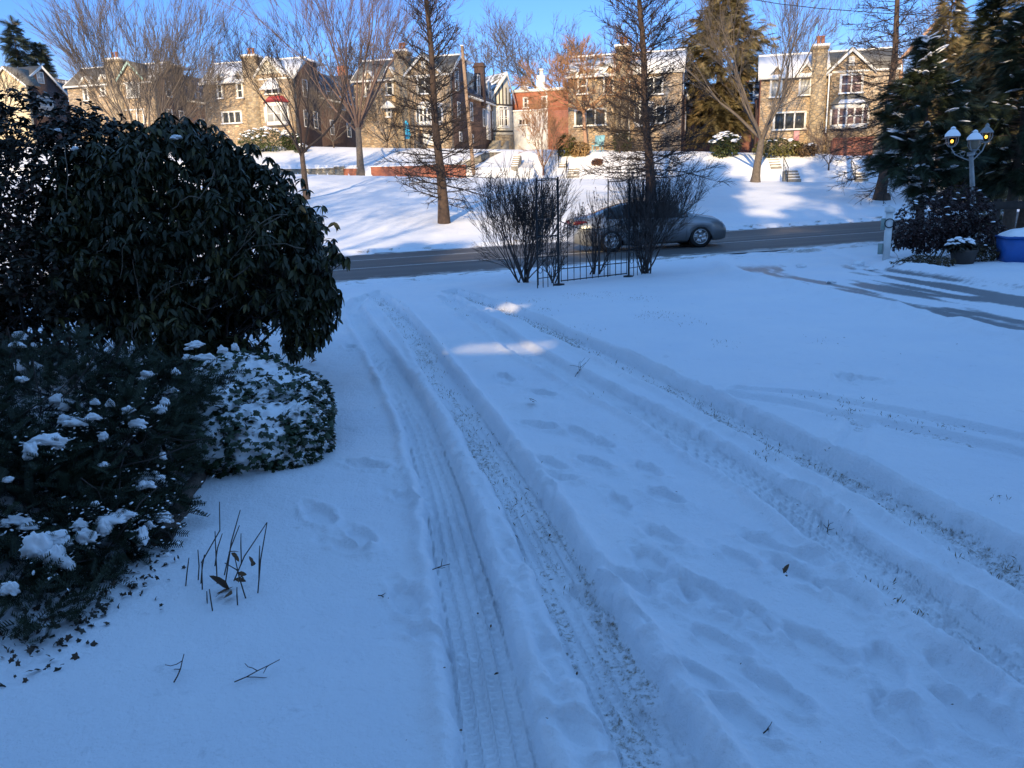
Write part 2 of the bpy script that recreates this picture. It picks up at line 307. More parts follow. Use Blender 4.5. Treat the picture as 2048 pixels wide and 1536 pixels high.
def yard_relief(X, Y):
    """snow relief near the camera; returns dz, dirt, wet"""
    dz = (fbm(X*.9, Y*.9, 5, 4)-.5)*.07+(fbm(X*5, Y*5, 9, 3)-.5)*.012
    dirt = np.zeros_like(X); wet = np.zeros_like(X)
    mid = np.zeros_like(X)
    for k, hw, dep, dr in (('L1', .115, .055, 0.), ('L2', .125, .06, .54), ('R1', .115, .045, .2), ('R2', .135, .068, .56)):
        d, o, run = polydist(X, Y, TRK[k]); wob = (vnoise(run*1.3, run*0, 3)-.5)*.03; a = np.abs(o+wob)+(vnoise(run*9, np.sign(o)*2, 5)-.5)*.022+(vnoise(run*30, o*30, 6)-.5)*.012
        edge = sst(hw+.02, hw-.012, a)
        floor = -dep*edge
        groove = edge*(.017*(np.maximum(0, np.cos((o+wob*.4)*2*math.pi/.048))**5-.25)+.005*np.cos(run*2*math.pi/.035+np.sign(o)*o*60))*((.62 if k == 'L1' else .2)+1.3*vnoise(run*1.6, o*9, 8)**1.3)
        berm = .030*np.exp(-((a-hw-.05)/.038)**2)*(.35+1.1*vnoise(run*2.1, np.sign(o)*3.1, 11))+(.032 if k in ('L2', 'R2') else .014)*np.exp(-((o-hw-.06)/.05)**2)
        far = sst(22, 14, Y)
        dz = dz*(1-.75*edge)+(floor+groove+berm)*far
        if dr: dirt = np.maximum(dirt, edge*max(dr, .3)*sst(.62, .8, fbm(run*6, o*22, 25, 3))); dirt = np.maximum(dirt, edge*dr*(.45+.55*sst(.3, .75, fbm(run*2.6, o*16, 21, 3)+.08*np.sin(run*2.2))))
        dz = dz+far*np.maximum(0, vnoise(X*26, Y*26, 91)-.70)*.06*np.exp(-((a-hw-.04)/.10)**2)*vnoise(run*1.1, o*3, 93)
    dl1, o1, _ = polydist(X, Y, TRK['L2']); dr1, o2, _ = polydist(X, Y, TRK['R1'])
    between = sst(.25, .5, o1)*sst(.2, .5, -o2)*sst(9, 6, Y)
    dz += between*((fbm(X*2.6-Y*.9, Y*1.5+X*.4, 31, 3)-.5)*.075+(fbm(X*9, Y*6, 33, 2)-.5)*.016)
    for rl in RUTS:
        d, o, run = polydist(X, Y, rl); e = sst(.09, .05, d+(vnoise(run*5, 0*run, 4)-.5)*.05)
        dz += -.03*e+.012*np.exp(-((np.abs(o)-.12)/.04)**2); dirt = np.maximum(dirt, e*.5*sst(.5, .7, fbm(run*2.5, o*9, 41, 3)))
    for fx, fy, an, sc_ in FEET:
        k = (np.abs(X-fx) < .5) & (np.abs(Y-fy) < .5)
        if not k.any(): continue
        u = (X[k]-fx)*math.cos(an)+(Y[k]-fy)*math.sin(an); v = -(X[k]-fx)*math.sin(an)+(Y[k]-fy)*math.cos(an)
        q = np.hypot(u/(.125*sc_), v/(.05*sc_)); nn_ = 1+.35*(vnoise(u*22+fx*9, v*22+fy*9, 6)-.5); dz[k] += -.026*sc_*sst(1.2, .86, q*nn_)+.012*np.exp(-((q*nn_-1.45)/.3)**2)*vnoise(u*28, v*28, 2)*1.6
        qt = np.hypot((u-.17)/(.07), (v-.01)/(.035)); dz[k] += -.010*sst(1.2, .7, qt)+.012*np.exp(-((u+.18)/.06)**2-(v/.05)**2)*vnoise(u*40, v*40, 4)*2
    # cleared driveway on the right
    d, o, run = polydist(X, Y, DRIVE); ins = sst(1.55, 1.25, d)
    dz = dz*(1-.8*ins)-.05*ins+.10*np.exp(-((d-1.75)/.25)**2)*(.3+1.2*fbm(X*4, Y*4, 51, 3))*sst(30, 20, Y)*sst(1.5, 3.5, run)
    wet = np.maximum(wet, ins*sst(2.2, 5.0, run)*sst(.50, .66, fbm(run*.35+3, o*2.6, 61, 4)+.12*np.exp(-((o+.55)/.3)**2)))
    # slush by the road edge
    s, dd = sd(X, Y); e = sst(-7.2, -4.6, dd)*sst(-3.3, -4.0, dd); dz += e*(fbm(X*3, Y*3, 71, 4)-.35)*.10
    dz += .07*np.exp(-((dd+5.6)/.25)**2)*fbm(s*1.2, dd, 73, 3)
    dirt = np.maximum(dirt, sst(-7.4, -4.2, dd)*sst(.46, .66, fbm(X*2.2, Y*5, 75, 4))*.7)
    return dz, dirt, wet
def relief(X, Y):
    s, d = sd(X, Y); dz = np.zeros_like(X); dirt = np.zeros_like(X); wet = np.zeros_like(X)
    k = (Y < 30) & (Y > -3) & (d < DN+.3)
    a, b, c = yard_relief(X[k], Y[k]); f = sst(30, 24, np.hypot(X[k], Y[k])); dz[k] = a*f; dirt[k] = b*f; wet[k] = c*f
    k = d > DF; dk = d[k]
    dz[k] = (fbm(X[k]*.35, Y[k]*.35, 81, 4)-.5)*.22*sst(DF, DF+3, dk)+.10*np.exp(-((dk-DF-.35)/.3)**2)*(.4+fbm(s[k]*1.1, dk, 83, 3))
    dz[k] *= 1-.75*sst(-1.5, 0, Y[k]-crest_y(X[k]))
    dirt[k] = .45*sst(.66, .8, fbm(X[k]*4.3, Y[k]*4.3, 85, 3))+sst(DF+.9, DF, dk)*.95*fbm(s[k]*2, dk*3, 87, 3)
    return dz, dirt, wet
def make_ground():
    th = np.concatenate([np.linspace(-50, 50, 781), np.linspace(50, 310, 53)[1:-1]]); th = np.radians(th)
    r = list(np.exp(np.arange(math.log(.8), math.log(12), .0048))); r += list(np.exp(np.arange(math.log(12), math.log(26), .008)))
    r += list(np.arange(26, 90, .36)); r += list(np.geomspace(90.5, 1800, 26)); r = np.array(r)
    X = (r[:, None]*np.sin(th)[None]).ravel(); Y = (r[:, None]*np.cos(th)[None]).ravel()
    dz, dirt, wet = relief(X, Y); Z = H(X, Y)+dz
    n, m = len(r), len(th); idx = np.arange(n*m).reshape(n, m); nx = np.roll(idx, -1, 1)
    F = np.stack([idx[:-1], idx[1:], nx[1:], nx[:-1]], -1).reshape(-1, 4)
    b = MB(); b.add(np.stack([X, Y, Z], 1), F)
    c = np.array([[0, 0, 0.]]); k = b.n; b.add(c, np.array([(0, m-1-i, m-1-(i+1) % m) for i in range(0)]).reshape(-1, 3)) if 0 else None
    b.V.append(np.array([[0, 0, 0.]])); b.n += 1
    b.F.append((np.array([(k, idx[0, i], idx[0, (i+1) % m]) for i in range(m)]), 0))
    o = b.build('snow_ground', MATS['snow_ground'], smooth=True); tag(o, kind='structure')
    for nm, a in (('dirt', dirt), ('wet', wet)):
        at = o.data.attributes.new(nm, 'FLOAT', 'POINT'); at.data.foreach_set('value', np.append(a, 0).astype(np.float32))
    return o
def ground_z(x, y):
    x = np.atleast_1d(np.asarray(x, float)); y = np.atleast_1d(np.asarray(y, float)); z = H(x, y)+relief(x, y)[0]
    return z if len(z) > 1 else float(z[0])
def snow_ground_mat():
    m = bpy.data.materials.new('snow_ground'); m.use_nodes = True; t = m.node_tree; b = t.nodes['Principled BSDF']; b.inputs['Roughness'].default_value = .55; b.inputs['Specular IOR Level'].default_value = .25
    c = N(t, 'ShaderNodeTexCoord'); P = c.outputs['Object']
    def noise(sc_, det=5, rough=.6):
        n = N(t, 'ShaderNodeTexNoise'); n.inputs['Scale'].default_value = sc_; n.inputs['Detail'].default_value = det; n.inputs['Roughness'].default_value = rough; t.links.new(P, n.inputs['Vector']); return n.outputs[0]
    big = ramp(t, noise(.8, 4), [(.3, (.80, .83, .88)), (.7, (.87, .88, .90))])
    ad = N(t, 'ShaderNodeAttribute', attribute_name='dirt'); aw = N(t, 'ShaderNodeAttribute', attribute_name='wet')
    # ground and grass that show through where the snow is thin
    k = N(t, 'ShaderNodeMath', operation='MULTIPLY_ADD'); k.inputs[1].default_value = .60; t.links.new(ad.outputs['Fac'], k.inputs[0]); t.links.new(noise(38, 6, .75), k.inputs[2])
    f = ramp(t, k.outputs[0], [(.80, (0, 0, 0)), (.98, (1, 1, 1))])
    soil = ramp(t, noise(60, 3), [(.35, (.075, .058, .036)), (.5, (.19, .14, .08)), (.7, (.32, .24, .14))])
    c1 = mixc(t, f, big, soil)
    k2 = N(t, 'ShaderNodeMath', operation='MULTIPLY_ADD'); k2.inputs[1].default_value = .7; t.links.new(aw.outputs['Fac'], k2.inputs[0]); t.links.new(noise(7, 8, .75), k2.inputs[2])
    f2 = ramp(t, k2.outputs[0], [(.60, (0, 0, 0)), (1.05, (.85, .85, .85))])
    c2 = mixc(t, f2, c1, (.115, .11, .115)); t.links.new(c2, b.inputs['Base Color'])
    rr = mixc(t, f2, (.6, .6, .6), (.3, .3, .3)); t.links.new(rr, b.inputs['Roughness'])
    b1 = N(t, 'ShaderNodeBump'); b1.inputs['Distance'].default_value = .015; b1.inputs['Strength'].default_value = .6; t.links.new(noise(55, 5, .65), b1.inputs['Height'])
    b2 = N(t, 'ShaderNodeBump'); b2.inputs['Distance'].default_value = .04; b2.inputs['Strength'].default_value = .42; t.links.new(noise(11, 7, .68), b2.inputs['Height']); t.links.new(b1.outputs[0], b2.inputs['Normal'])
    t.links.new(b2.outputs[0], b.inputs['Normal']); MATS['snow_ground'] = m
def asphalt_mat():
    m = bpy.data.materials.new('asphalt'); m.use_nodes = True; t = m.node_tree; b = t.nodes['Principled BSDF']; b.inputs['Roughness'].default_value = .62
    c = N(t, 'ShaderNodeTexCoord'); mp = N(t, 'ShaderNodeMapping'); mp.inputs['Rotation'].default_value = (0, 0, -PSI); mp2 = N(t, 'ShaderNodeMapping'); mp2.inputs['Scale'].default_value = (.05, 1.3, 1)
    t.links.new(c.outputs['Object'], mp.inputs[0]); t.links.new(mp.outputs[0], mp2.inputs[0])
    n = N(t, 'ShaderNodeTexNoise'); n.inputs['Scale'].default_value = 1.0; n.inputs['Detail'].default_value = 6; t.links.new(mp2.outputs[0], n.inputs['Vector'])
    n2 = N(t, 'ShaderNodeTexNoise'); n2.inputs['Scale'].default_value = 60; n2.inputs['Detail'].default_value = 4; t.links.new(c.outputs['Object'], n2.inputs['Vector'])
    a = ramp(t, n.outputs[0], [(.3, (.045, .043, .042)), (.5, (.075, .07, .066)), (.66, (.13, .12, .11)), (.8, (.20, .19, .18))])
    s = ramp(t, n2.outputs[0], [(.3, (.7, .7, .7)), (.7, (1.25, 1.25, 1.25))]); x = N(t, 'ShaderNodeMix', data_type='RGBA', blend_type='MULTIPLY'); x.inputs[0].default_value = 1
    t.links.new(a, x.inputs[6]); t.links.new(s, x.inputs[7])
    # grey slush thrown to both edges of the carriageway
    sp = N(t, 'ShaderNodeSeparateXYZ'); t.links.new(mp.outputs[0], sp.inputs[0]); y0 = float(np.dot(RN, _a0[:2])); es = []
    for e0, e1 in ((y0+DN+1.5, y0+DN+.1), (y0+DF-1.3, y0+DF)):
        r_ = N(t, 'ShaderNodeMapRange'); r_.inputs[1].default_value = e0; r_.inputs[2].default_value = e1; t.links.new(sp.outputs[1], r_.inputs[0]); es.append(r_.outputs[0])
    ad = N(t, 'ShaderNodeMath', operation='MAXIMUM'); t.links.new(es[0], ad.inputs[0]); t.links.new(es[1], ad.inputs[1])
    n3 = N(t, 'ShaderNodeTexNoise'); n3.inputs['Scale'].default_value = 2.2; n3.inputs['Detail'].default_value = 7; n3.inputs['Roughness'].default_value = .7; t.links.new(c.outputs['Object'], n3.inputs['Vector'])
    mm = N(t, 'ShaderNodeMath', operation='MULTIPLY_ADD'); mm.inputs[1].default_value = .5; t.links.new(ad.outputs[0], mm.inputs[0]); t.links.new(n3.outputs[0], mm.inputs[2])
    fs = ramp(t, mm.outputs[0], [(.72, (0, 0, 0)), (.92, (1, 1, 1))]); t.links.new(mixc(t, fs, x.outputs[2], (.46, .45, .44)), b.inputs['Base Color'])
    bp = N(t, 'ShaderNodeBump'); bp.inputs['Distance'].default_value = .006; bp.inputs['Strength'].default_value = .6; t.links.new(n2.outputs[0], bp.inputs['Height']); t.links.new(bp.outputs[0], b.inputs['Normal'])
    MATS['asphalt'] = m
snow_ground_mat(); asphalt_mat()
make_ground()
def ribbon(name, s0, s1, d0, d1, dz, m, ns=60, nd=2, jag=0):
    S = np.linspace(s0, s1, ns); D = np.linspace(0, 1, nd); V = []
    for s in S:
        j0 = jag*(fbm(np.array([s*1.1]), np.array([1.]), 91, 4)[0]-.5)*2; j1 = jag*(fbm(np.array([s*.9]), np.array([5.]), 93, 4)[0]-.5)*2
        for q in D:
            x, y = sdxy(s, (d0+j0)*(1-q)+(d1+j1)*q); V.append((x, y, float(road_z(x))+dz))
    F = [(i*nd+j, (i+1)*nd+j, (i+1)*nd+j+1, i*nd+j+1) for i in range(ns-1) for j in range(nd-1)]
    o = MB().add(V, F).build(name, m); tag(o, kind='structure'); return o
ribbon('road', -75, 110, DN+.1, DF-.05, 0, MATS['asphalt'], 500, 6, .16)
PAINT = mat('road_paint', (.62, .62, .60), .7, var=.35, vscale=5)
ribbon('lane_marking', -75, 110, -.055, .055, .004, PAINT, 60)
ribbon('centre_marking', -75, 5.5, 3.05, 3.16, .004, PAINT, 40)
# kerb of the far side, half buried in snow
kb = MB()
for i in range(92):
    s0 = -75+2*i; q = []
    for s, d in ((s0, DF), (s0+1.99, DF), (s0+1.99, DF+.16), (s0, DF+.16)): x, y = sdxy(s, d); q.append((x, y, float(road_z(x))))
    q = np.array(q); kb.add(np.vstack([q-[0, 0, .1], q+[0, 0, .012]]), [(0, 1, 5, 4), (1, 2, 6, 5), (2, 3, 7, 6), (3, 0, 4, 7), (4, 5, 6, 7)])
tag(kb.build('kerb', mat('kerb_concrete', (.24, .22, .20), .85, var=.3, vscale=2)), kind='structure')
# ================================================================== HOUSES, walls and steps of the far terrace
STONE = stone_mat('fieldstone', [(0, (.25, .18, .115)), (.3, (.42, .30, .185)), (.55, (.52, .39, .25)), (.8, (.33, .25, .18)), (1, (.57, .46, .33))])
STONE2 = stone_mat('fieldstone_grey', [(0, (.22, .16, .10)), (.35, (.34, .26, .16)), (.65, (.44, .34, .21)), (1, (.28, .23, .16))])
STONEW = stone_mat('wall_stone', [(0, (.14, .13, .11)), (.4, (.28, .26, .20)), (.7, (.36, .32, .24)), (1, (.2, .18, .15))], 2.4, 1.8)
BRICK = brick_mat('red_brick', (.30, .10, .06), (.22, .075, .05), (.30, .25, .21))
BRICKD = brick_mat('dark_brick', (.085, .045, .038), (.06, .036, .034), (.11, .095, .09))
BRICKO = brick_mat('orange_brick', (.40, .13, .07), (.33, .10, .055), (.33, .26, .2), 5.5)
SLATE = roof_mat('slate', (.20, .185, .15), (.13, .125, .115), .10)
SLATES = roof_mat('slate_patchy_snow', (.17, .165, .14), (.12, .12, .10), .48)
SLATEW = roof_mat('slate_under_snow', (.2, .2, .19), (.15, .15, .15), .92)
SLATEB = roof_mat('slate_blue', (.10, .10, .12), (.07, .075, .09), .33)
WHITE = mat('white_trim', (.74, .73, .69), .55, var=.12, vscale=3)
SNOW = mat('snow', (.87, .88, .90), .6, spec=.25, bump=.35, bscale=18)
GLASS = mat('window_glass', (.035, .04, .045), .06, spec=.6, var=.5, vscale=.9)
BLIND = mat('window_blind', (.34, .35, .35), .35, spec=.6, var=.3, vscale=2)
CURT = mat('window_curtain', (.15, .10, .10), .3, spec=.6, var=.5, vscale=3)
STUCCO = mat('stucco', (.60, .56, .46), .9, var=.12, vscale=4, bump=.2)
TIMBER = mat('dark_timber', (.05, .045, .04), .8)
REDM = mat('red_metal', (.25, .03, .035), .5, var=.2)
CONC = mat('concrete', (.27, .25, .21), .9, var=.25, vscale=5, bump=.3)
CLAY = mat('clay_pot', (.30, .12, .07), .8)
IRON = mat('black_iron', (.012, .012, .014), .5, spec=.4)
GREENW = mat('pale_green_trim', (.40, .58, .50), .6)
DOOR = mat('dark_door', (.05, .03, .025), .5)
HANG = math.radians(-15)
class House:
    """frame of a house: local x along the front, y into the house, z up; built on the row line"""
    def __init__(s, name, label, base, xr, group='stone twin houses along the terrace', off=0., ang=HANG):
        s.e = np.array([math.cos(ang), math.sin(ang), 0]); s.n = np.array([-math.sin(ang), math.cos(ang), 0])
        d = ray(*base); t = (66.7+off)/(d[1]+.364*d[0]); s.O = ORG+d*t
        s.r = thing(name, tuple(s.O), label, 'house', ang, group); s.W = s.p(xr, base[1])[0]
    def p(s, px, py, y=0.):
        d = ray(px, py); t = np.dot(s.O+s.n*y-ORG, s.n)/np.dot(d, s.n); q = ORG+d*t-s.O
        return float(np.dot(q, s.e)), float(q[2])
    def rect(s, a, y=0.):
        x0, z1 = s.p(a[0], a[1], y); x1, z0 = s.p(a[2], a[3], y); return x0, z0, x1, z1
    def window(s, a, cols=1, y=-.06, rows=2, glass=None, sill=True, name='window', fr=.09):
        x0, z0, x1, z1 = s.rect(a, y) if max(a) > 50 else a
        b = MB(); d = .07
        b.box((x0-.06, y-d, z1), (x1+.06, y+.2, z1+.12)); b.box((x0-.06, y-d, z0-.10), (x1+.06, y+.2, z0))
        b.box((x0-.06, y-d, z0), (x0+fr, y+.2, z1)); b.box((x1-fr, y-d, z0), (x1+.06, y+.2, z1))
        w = (x1-x0-2*fr)/cols
        for i in range(1, cols): xx = x0+fr+w*i; b.box((xx-.05, y-d*.8, z0), (xx+.05, y+.2, z1))
        for i in range(cols):
            if rows > 1: b.box((x0+fr+w*i+.001, y-.03, (z0+z1)/2-.03), (x0+fr+w*(i+1)-.001, y+.1, (z0+z1)/2+.03))
        o = b.build(name, WHITE, s.r)
        g = MB()
        for i in range(cols): g.box((x0+fr+w*i-.03, y+.02, z0-.02), (x0+fr+w*(i+1)+.03, y+.05, z1+.02))
        g.build('pane', glass or GLASS, o)
        if sill: MB().box((x0-.12, y-.16, z0-.125), (x1+.12, y-.071, z0-.03)).build('sill', SNOW if RNG.random() < .6 else WHITE, o)
        return o
    def roof(s, x0, x1, ze, zr, ry, m, y0=-.3, D=11., cap=True, name='roof', side=True):
        th = .12; b = MB()
        b.slab([(x0, y0, ze), (x1, y0, ze), (x1, ry, zr), (x0, ry, zr)], th)
        o = b.build(name, m, s.r)
        MB().box((x0-.02, ry-.05, zr-.02), (x1+.02, ry+.22, zr+.10)).build('snow_ridge', SNOW, o); MB().box((x0, y0-.08, ze-.16), (x1, y0+.06, ze-.02)).build('gutter', WHITE, o)
        return o
    def gable(s, cx, hw, zb, zp, y=-.0, back=2.6, m=SLATE, rake=.16, rk=WHITE):
        """gable roof running back from the front at y"""
        o = MB()
        for k in (-1, 1):
            q = [(cx, y-.18, zp+.12), (cx+k*(hw+.2), y-.18, zb-.1), (cx+k*(hw+.2), y+back*.55, zb-.1), (cx, y+back, zp+.12)]
            o.slab(q if k < 0 else [q[0], q[3], q[2], q[1]], .1)
        r = o.build('gable_roof', m, s.r)
        for k in (-1, 1):
            b = MB()
            q = np.array([(cx, y-.23, zp+.14), (cx+k*(hw+.22), y-.23, zb-.1), (cx+k*(hw+.22), y-.23, zb-.1-rake*1.4), (cx, y-.23, zp+.14-rake*1.5)])
            b.add(np.vstack([q, q+[0, .048, 0]]), [(0, 1, 2, 3), (7, 6, 5, 4), (0, 4, 5, 1), (1, 5, 6, 2), (2, 6, 7, 3), (3, 7, 4, 0)]); b.build('rake_board', rk, r)
        return r
    def chimney(s, x0, x1, zt, y0=-.55, y1=.7, m=STONE2, z0=-1.):
        b = MB(); b.box((x0, y0, z0), (x1, y1, zt)); b.box((x0-.08, y0-.08, zt-.28), (x1+.08, y1+.08, zt-.1))
        o = b.build('chimney', m, s.r)
        c = MB(); c.box((x0-.1, y0-.1, zt-.1), (x1+.1, y1+.1, zt+.06)); c.build('snow_cap', SNOW, o)
        q = MB(); w = x1-x0
        for f in (.36, .66): q.lathe([(.15, 0), (.13, .1), (.12, .5), (.16, .52), (.16, .58), (.1, .58)], 10, (x0+w*f, (y0+y1)/2, zt+.06))
        q.build('chimney_pot', CLAY, o); return o
    def downspout(s, px, y0, y1, yy=-.1):
        xa, za = s.p(px, y0, yy); zb = s.p(px, y1, yy)[1]
        MB().tube([(xa-.15, yy+.02, za+.1), (xa, yy-.03, za-.15), (xa, yy-.03, zb)], .055, 6).build('downspout', WHITE, s.r)
    def side_right(s, x, D, ze, zr, ry, wins=(), m=BRICKD, roofm=SLATEB, drop=1.1):
        """long brick flank behind the front block, with a lower mansard"""
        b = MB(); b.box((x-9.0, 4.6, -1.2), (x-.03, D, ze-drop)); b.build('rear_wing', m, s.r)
        r = MB(); r.slab([(x+.2, 4.6, ze-drop), (x+.2, D+.1, ze-drop), (x-1.5, D+.1, zr-.5), (x-1.5, 4.6, zr-.5)], .12); r.box((x-9, 4.7, zr-.62), (x-1.5, D, zr-.5))
        q = r.build('mansard_roof', roofm, s.r); MB().box((x-.02, 4.6, ze-drop-.28), (x+.24, D+.12, ze-drop-.14)).build('eave_board', WHITE, q)
    def side_win(s, x, y0, y1, z0, z1, glass=None):
        b = MB(); d = .05; f = .08
        b.box((x-.1, y0, z0), (x+d, y0+f, z1)); b.box((x-.1, y1-f, z0), (x+d, y1, z1)); b.box((x-.1, y0+f, z0), (x+d, y1-f, z0+f)); b.box((x-.1, y0+f, z1-f), (x+d, y1-f, z1)); b.box((x-.05, y0+f, (z0+z1)/2-.03), (x+d-.02, y1-f, (z0+z1)/2+.03))
        o = b.build('window', WHITE, s.r); MB().box((x-.04, y0+f*.5, z0+f*.5), (x+.015, y1-f*.5, z1-f*.5)).build('pane', glass or GLASS, o)
def twin(c):
    h = House(c['name'], c['label'], c['base'], c['xr'], c.get('group', 'stone twin houses along the terrace'), c.get('off', 0.))
    Wd = h.W; P = h.p; xm, zl = P(*c['eaveL']); zl = zl; xs = P(c['split'], c['base'][1]-90)[0]
    zr = P(*c['eaveR'])[1]; ry = 2.4; zrl = P(*c['ridge'], ry)[1]; zrr = zrl
    fs = c.get('stone', STONE)
    # front block: stone front skin, brick body
    MB().box((0, 0, -1.2), (xs-.02, .35, zl)).build('stone_front', fs, h.r)
    g = c.get('gable')
    if g:
        cx, zp = P(*g['peak'], -.35); hx0, zb = P(*g['left'], -.35); hw = cx-hx0
        f = MB(); f.prism([(xs, -1.2), (Wd, -1.2), (Wd, zr), (min(cx+hw, Wd-.02), zb), (cx, zp), (cx-hw, zb), (xs, zb-.02)], 'y', -.35, .34)
        f.build('stone_gable_front', fs, h.r); h.gable(cx, hw, zb, zp, -.35, 2.9, g.get('m', SLATE), rk=g.get('rk', WHITE))
        if g.get('vent'):
            x0, z0, x1, z1 = h.rect(g['vent'], -.4); v = MB(); v.box((x0, -.43, z0), (x1, -.352, z1)); 
            for i in range(5): zz = z0+(z1-z0)*(i+.5)/5.5; v.box((x0+.08, -.46, zz), (x1-.08, -.431, zz+.06))
            v.build('attic_vent', WHITE, h.r)
        if g.get('face'):                         # shingled gable face
            x = MB(); x.prism([(cx-hw*.93, zb+.02), (cx+hw*.93, zb+.02), (cx, zp-.1)], 'y', -.42, -.352); x.build('gable_face', g['face'], h.r)
    else:
        MB().box((xs, -.2, -1.2), (Wd, .34, zr)).build('stone_front', fs, h.r)
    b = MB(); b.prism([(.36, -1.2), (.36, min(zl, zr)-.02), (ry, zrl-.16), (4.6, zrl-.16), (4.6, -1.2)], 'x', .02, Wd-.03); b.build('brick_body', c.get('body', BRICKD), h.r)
    MB().box((0, ry+.17, zrl-.15), (Wd, 6.5, zrl+.02)).build('roof_deck', SNOW, h.r)
    h.roof(-.15, xs+.05, zl, zrl, ry, c['roofL']); h.roof(xs+.06, Wd+.12, zr, zrr, ry, c['roofR'])
    e = MB()
    q = [(-.3, zr-.25), (-.3, zr+.02), (ry, zrr+.02), (ry, zrr-.3)]; e.prism(q, 'x', Wd+.125, Wd+.17); e.build('rake_board', WHITE, h.r); e = MB(); q = [(-.3, zl-.25), (-.3, zl+.02), (ry, zrl+.02), (ry, zrl-.3)]; e.prism(q, 'x', -.21, -.152); e.build('rake_board', WHITE, h.r)
    # small stone gablets over the upper windows
    for gb in c.get('gablets', ()):
        x0, zb = P(gb[0], gb[1]); x1 = P(gb[2], gb[1])[0]; cx = (x0+x1)/2; zp = P((gb[0]+gb[2])/2, gb[3])[1]
        f = MB(); f.prism([(x0+.02, zl-.3), (x1-.02, zl-.3), (x1-.02, zb), (cx, zp), (x0+.02, zb)], 'y', -.06, -.002); f.prism([(x0+.05, zb-.2), (x1-.05, zb-.2), (cx, zp-.05)], 'y', 0, .9); o = f.build('gablet', fs, h.r)
        w = MB()
        for k in (-1, 1):
            hw = (x1-x0)/2; q = [(cx, -.2, zp+.09), (cx+k*(hw+.12), -.2, zb-.03), (cx+k*(hw+.12), 1.0, zb+.2), (cx, 1.5, zp+.09)]; w.slab(q if k < 0 else [q[0], q[3], q[2], q[1]], .1)
        w.build('gablet_roof', c.get('gabm', WHITE), o)
    if 'chim' in c:
        k = c['chim']; x0, zt = P(k[0], k[1], -.55); x1 = P(k[2], k[1], -.55)[0]; h.chimney(x0, x1, zt)
    for w in c.get('wins', ()): h.window(w[0], w[1], w[2] if len(w) > 2 else -.06, w[3] if len(w) > 3 else 2, w[4] if len(w) > 4 else None)
    if 'bay' in c:
        k = c['bay']; x0, z0, x1, z1 = h.rect(k['r'], -.9); zt = P(k['r'][0], k['top'], -.5)[1]; yb = -.36; yf = -.95; ins = .45
        b = MB(); b.prism([(x0, yb), (x0+ins, yf), (x1-ins, yf), (x1, yb)], 'z', z0-.28, z0); o = b.build('bay_window', WHITE, h.r); b = MB(); b.prism([(x0, yb), (x0+ins, yf), (x1-ins, yf), (x1, yb)], 'z', z1, z1+.32); b.build('bay_cornice', WHITE, o)
        fr = MB(); gl = MB(); n = k.get('n', 3)
        xs_ = np.linspace(x0+ins, x1-ins, n+1)
        if k.get('wide'): xs_ = np.array([x0+ins, x1-ins])
        for xx in xs_: fr.box((xx-.06, yf, z0+.001), (xx+.06, yf+.14, z1-.001))
        if not k.get('wide'): fr.box((x0+ins+.07, yf+.015, (z0+z1)/2-.03), (x1-ins-.07, yf+.1, (z0+z1)/2+.03))
        for (a, b_) in (((x0, yb), (x0+ins, yf)), ((x1-ins, yf), (x1, yb))):
            gl.slab([(a[0], a[1], z0), (b_[0], b_[1], z0), (b_[0], b_[1], z1), (a[0], a[1], z1)], .03)
        gl.box((x0+ins, yf+.05, z0), (x1-ins, yf+.07, z1)); gl.build('pane', k.get('g', GLASS), o); fr.box((x0-.05, yb-.12, z0+.001), (x0+.08, yb+.06, z1-.001)); fr.box((x1-.08, yb-.12, z0+.001), (x1+.05, yb+.06, z1-.001)); fr.build('frame', WHITE, o)
        r = MB(); zq = z1+.32; cxs = (x0+x1)/2; V = [(x0-.15, yb, zq), (x0+ins-.1, yf-.15, zq), (x1-ins+.1, yf-.15, zq), (x1+.15, yb, zq), (x0+.5, yb, zt), (x1-.5, yb, zt)]
        r.add(V, [(0, 1, 4, 4), (2, 3, 5, 5)]); r.add(V, [(1, 2, 5, 4), (3, 2, 1, 0)]); r.build('bay_roof', k['roof'], o)
        if k.get('snow'): MB().slab([(x0+ins-.1, yf-.16, zq+.03), (x1-ins+.1, yf-.16, zq+.03), (x1-ins-.1, yf+.12, zq+.28), (x0+ins+.1, yf+.12, zq+.28)], .08).build('roof_snow', SNOW, o)
    for d in c.get('spouts', ()): h.downspout(*d)
    if 'depth' in c: h.side_right(Wd, c['depth'], zr, zrr, ry)
    h.zl, h.zr, h.zridge, h.xs = zl, zr, zrl, xs
    return h
h5 = twin(dict(name='twin_house', label='stone twin house with white framed picture window, far right behind the snowy evergreen', base=(1516, 305), xr=1783, eaveL=(1520, 156), eaveR=(1770, 137), ridge=(1560, 111), split=1657, roofL=SLATEW, roofR=SLATE, body=BRICKO,
    gable=dict(peak=(1705, 100), left=(1659, 142), vent=(1698, 113, 1709, 131)), gablets=[(1543, 152, 1564, 137), (1600, 150, 1625, 132)], chim=(1628, 90, 1657),
    wins=[((1542, 160, 1562, 192), 1, -.06, 2, BLIND), ((1600, 156, 1621, 188), 1, -.06, 2, BLIND), ((1548, 228, 1610, 256), 3, -.06, 1), ((1682, 152, 1724, 183), 2, -.42, 2, CURT)],
    bay=dict(r=(1664, 218, 1738, 246), top=190, roof=SLATE, snow=True, n=3, wide=False, g=CURT), spouts=[(1625, 152, 300), (1659, 146, 265, -.4)], depth=14))
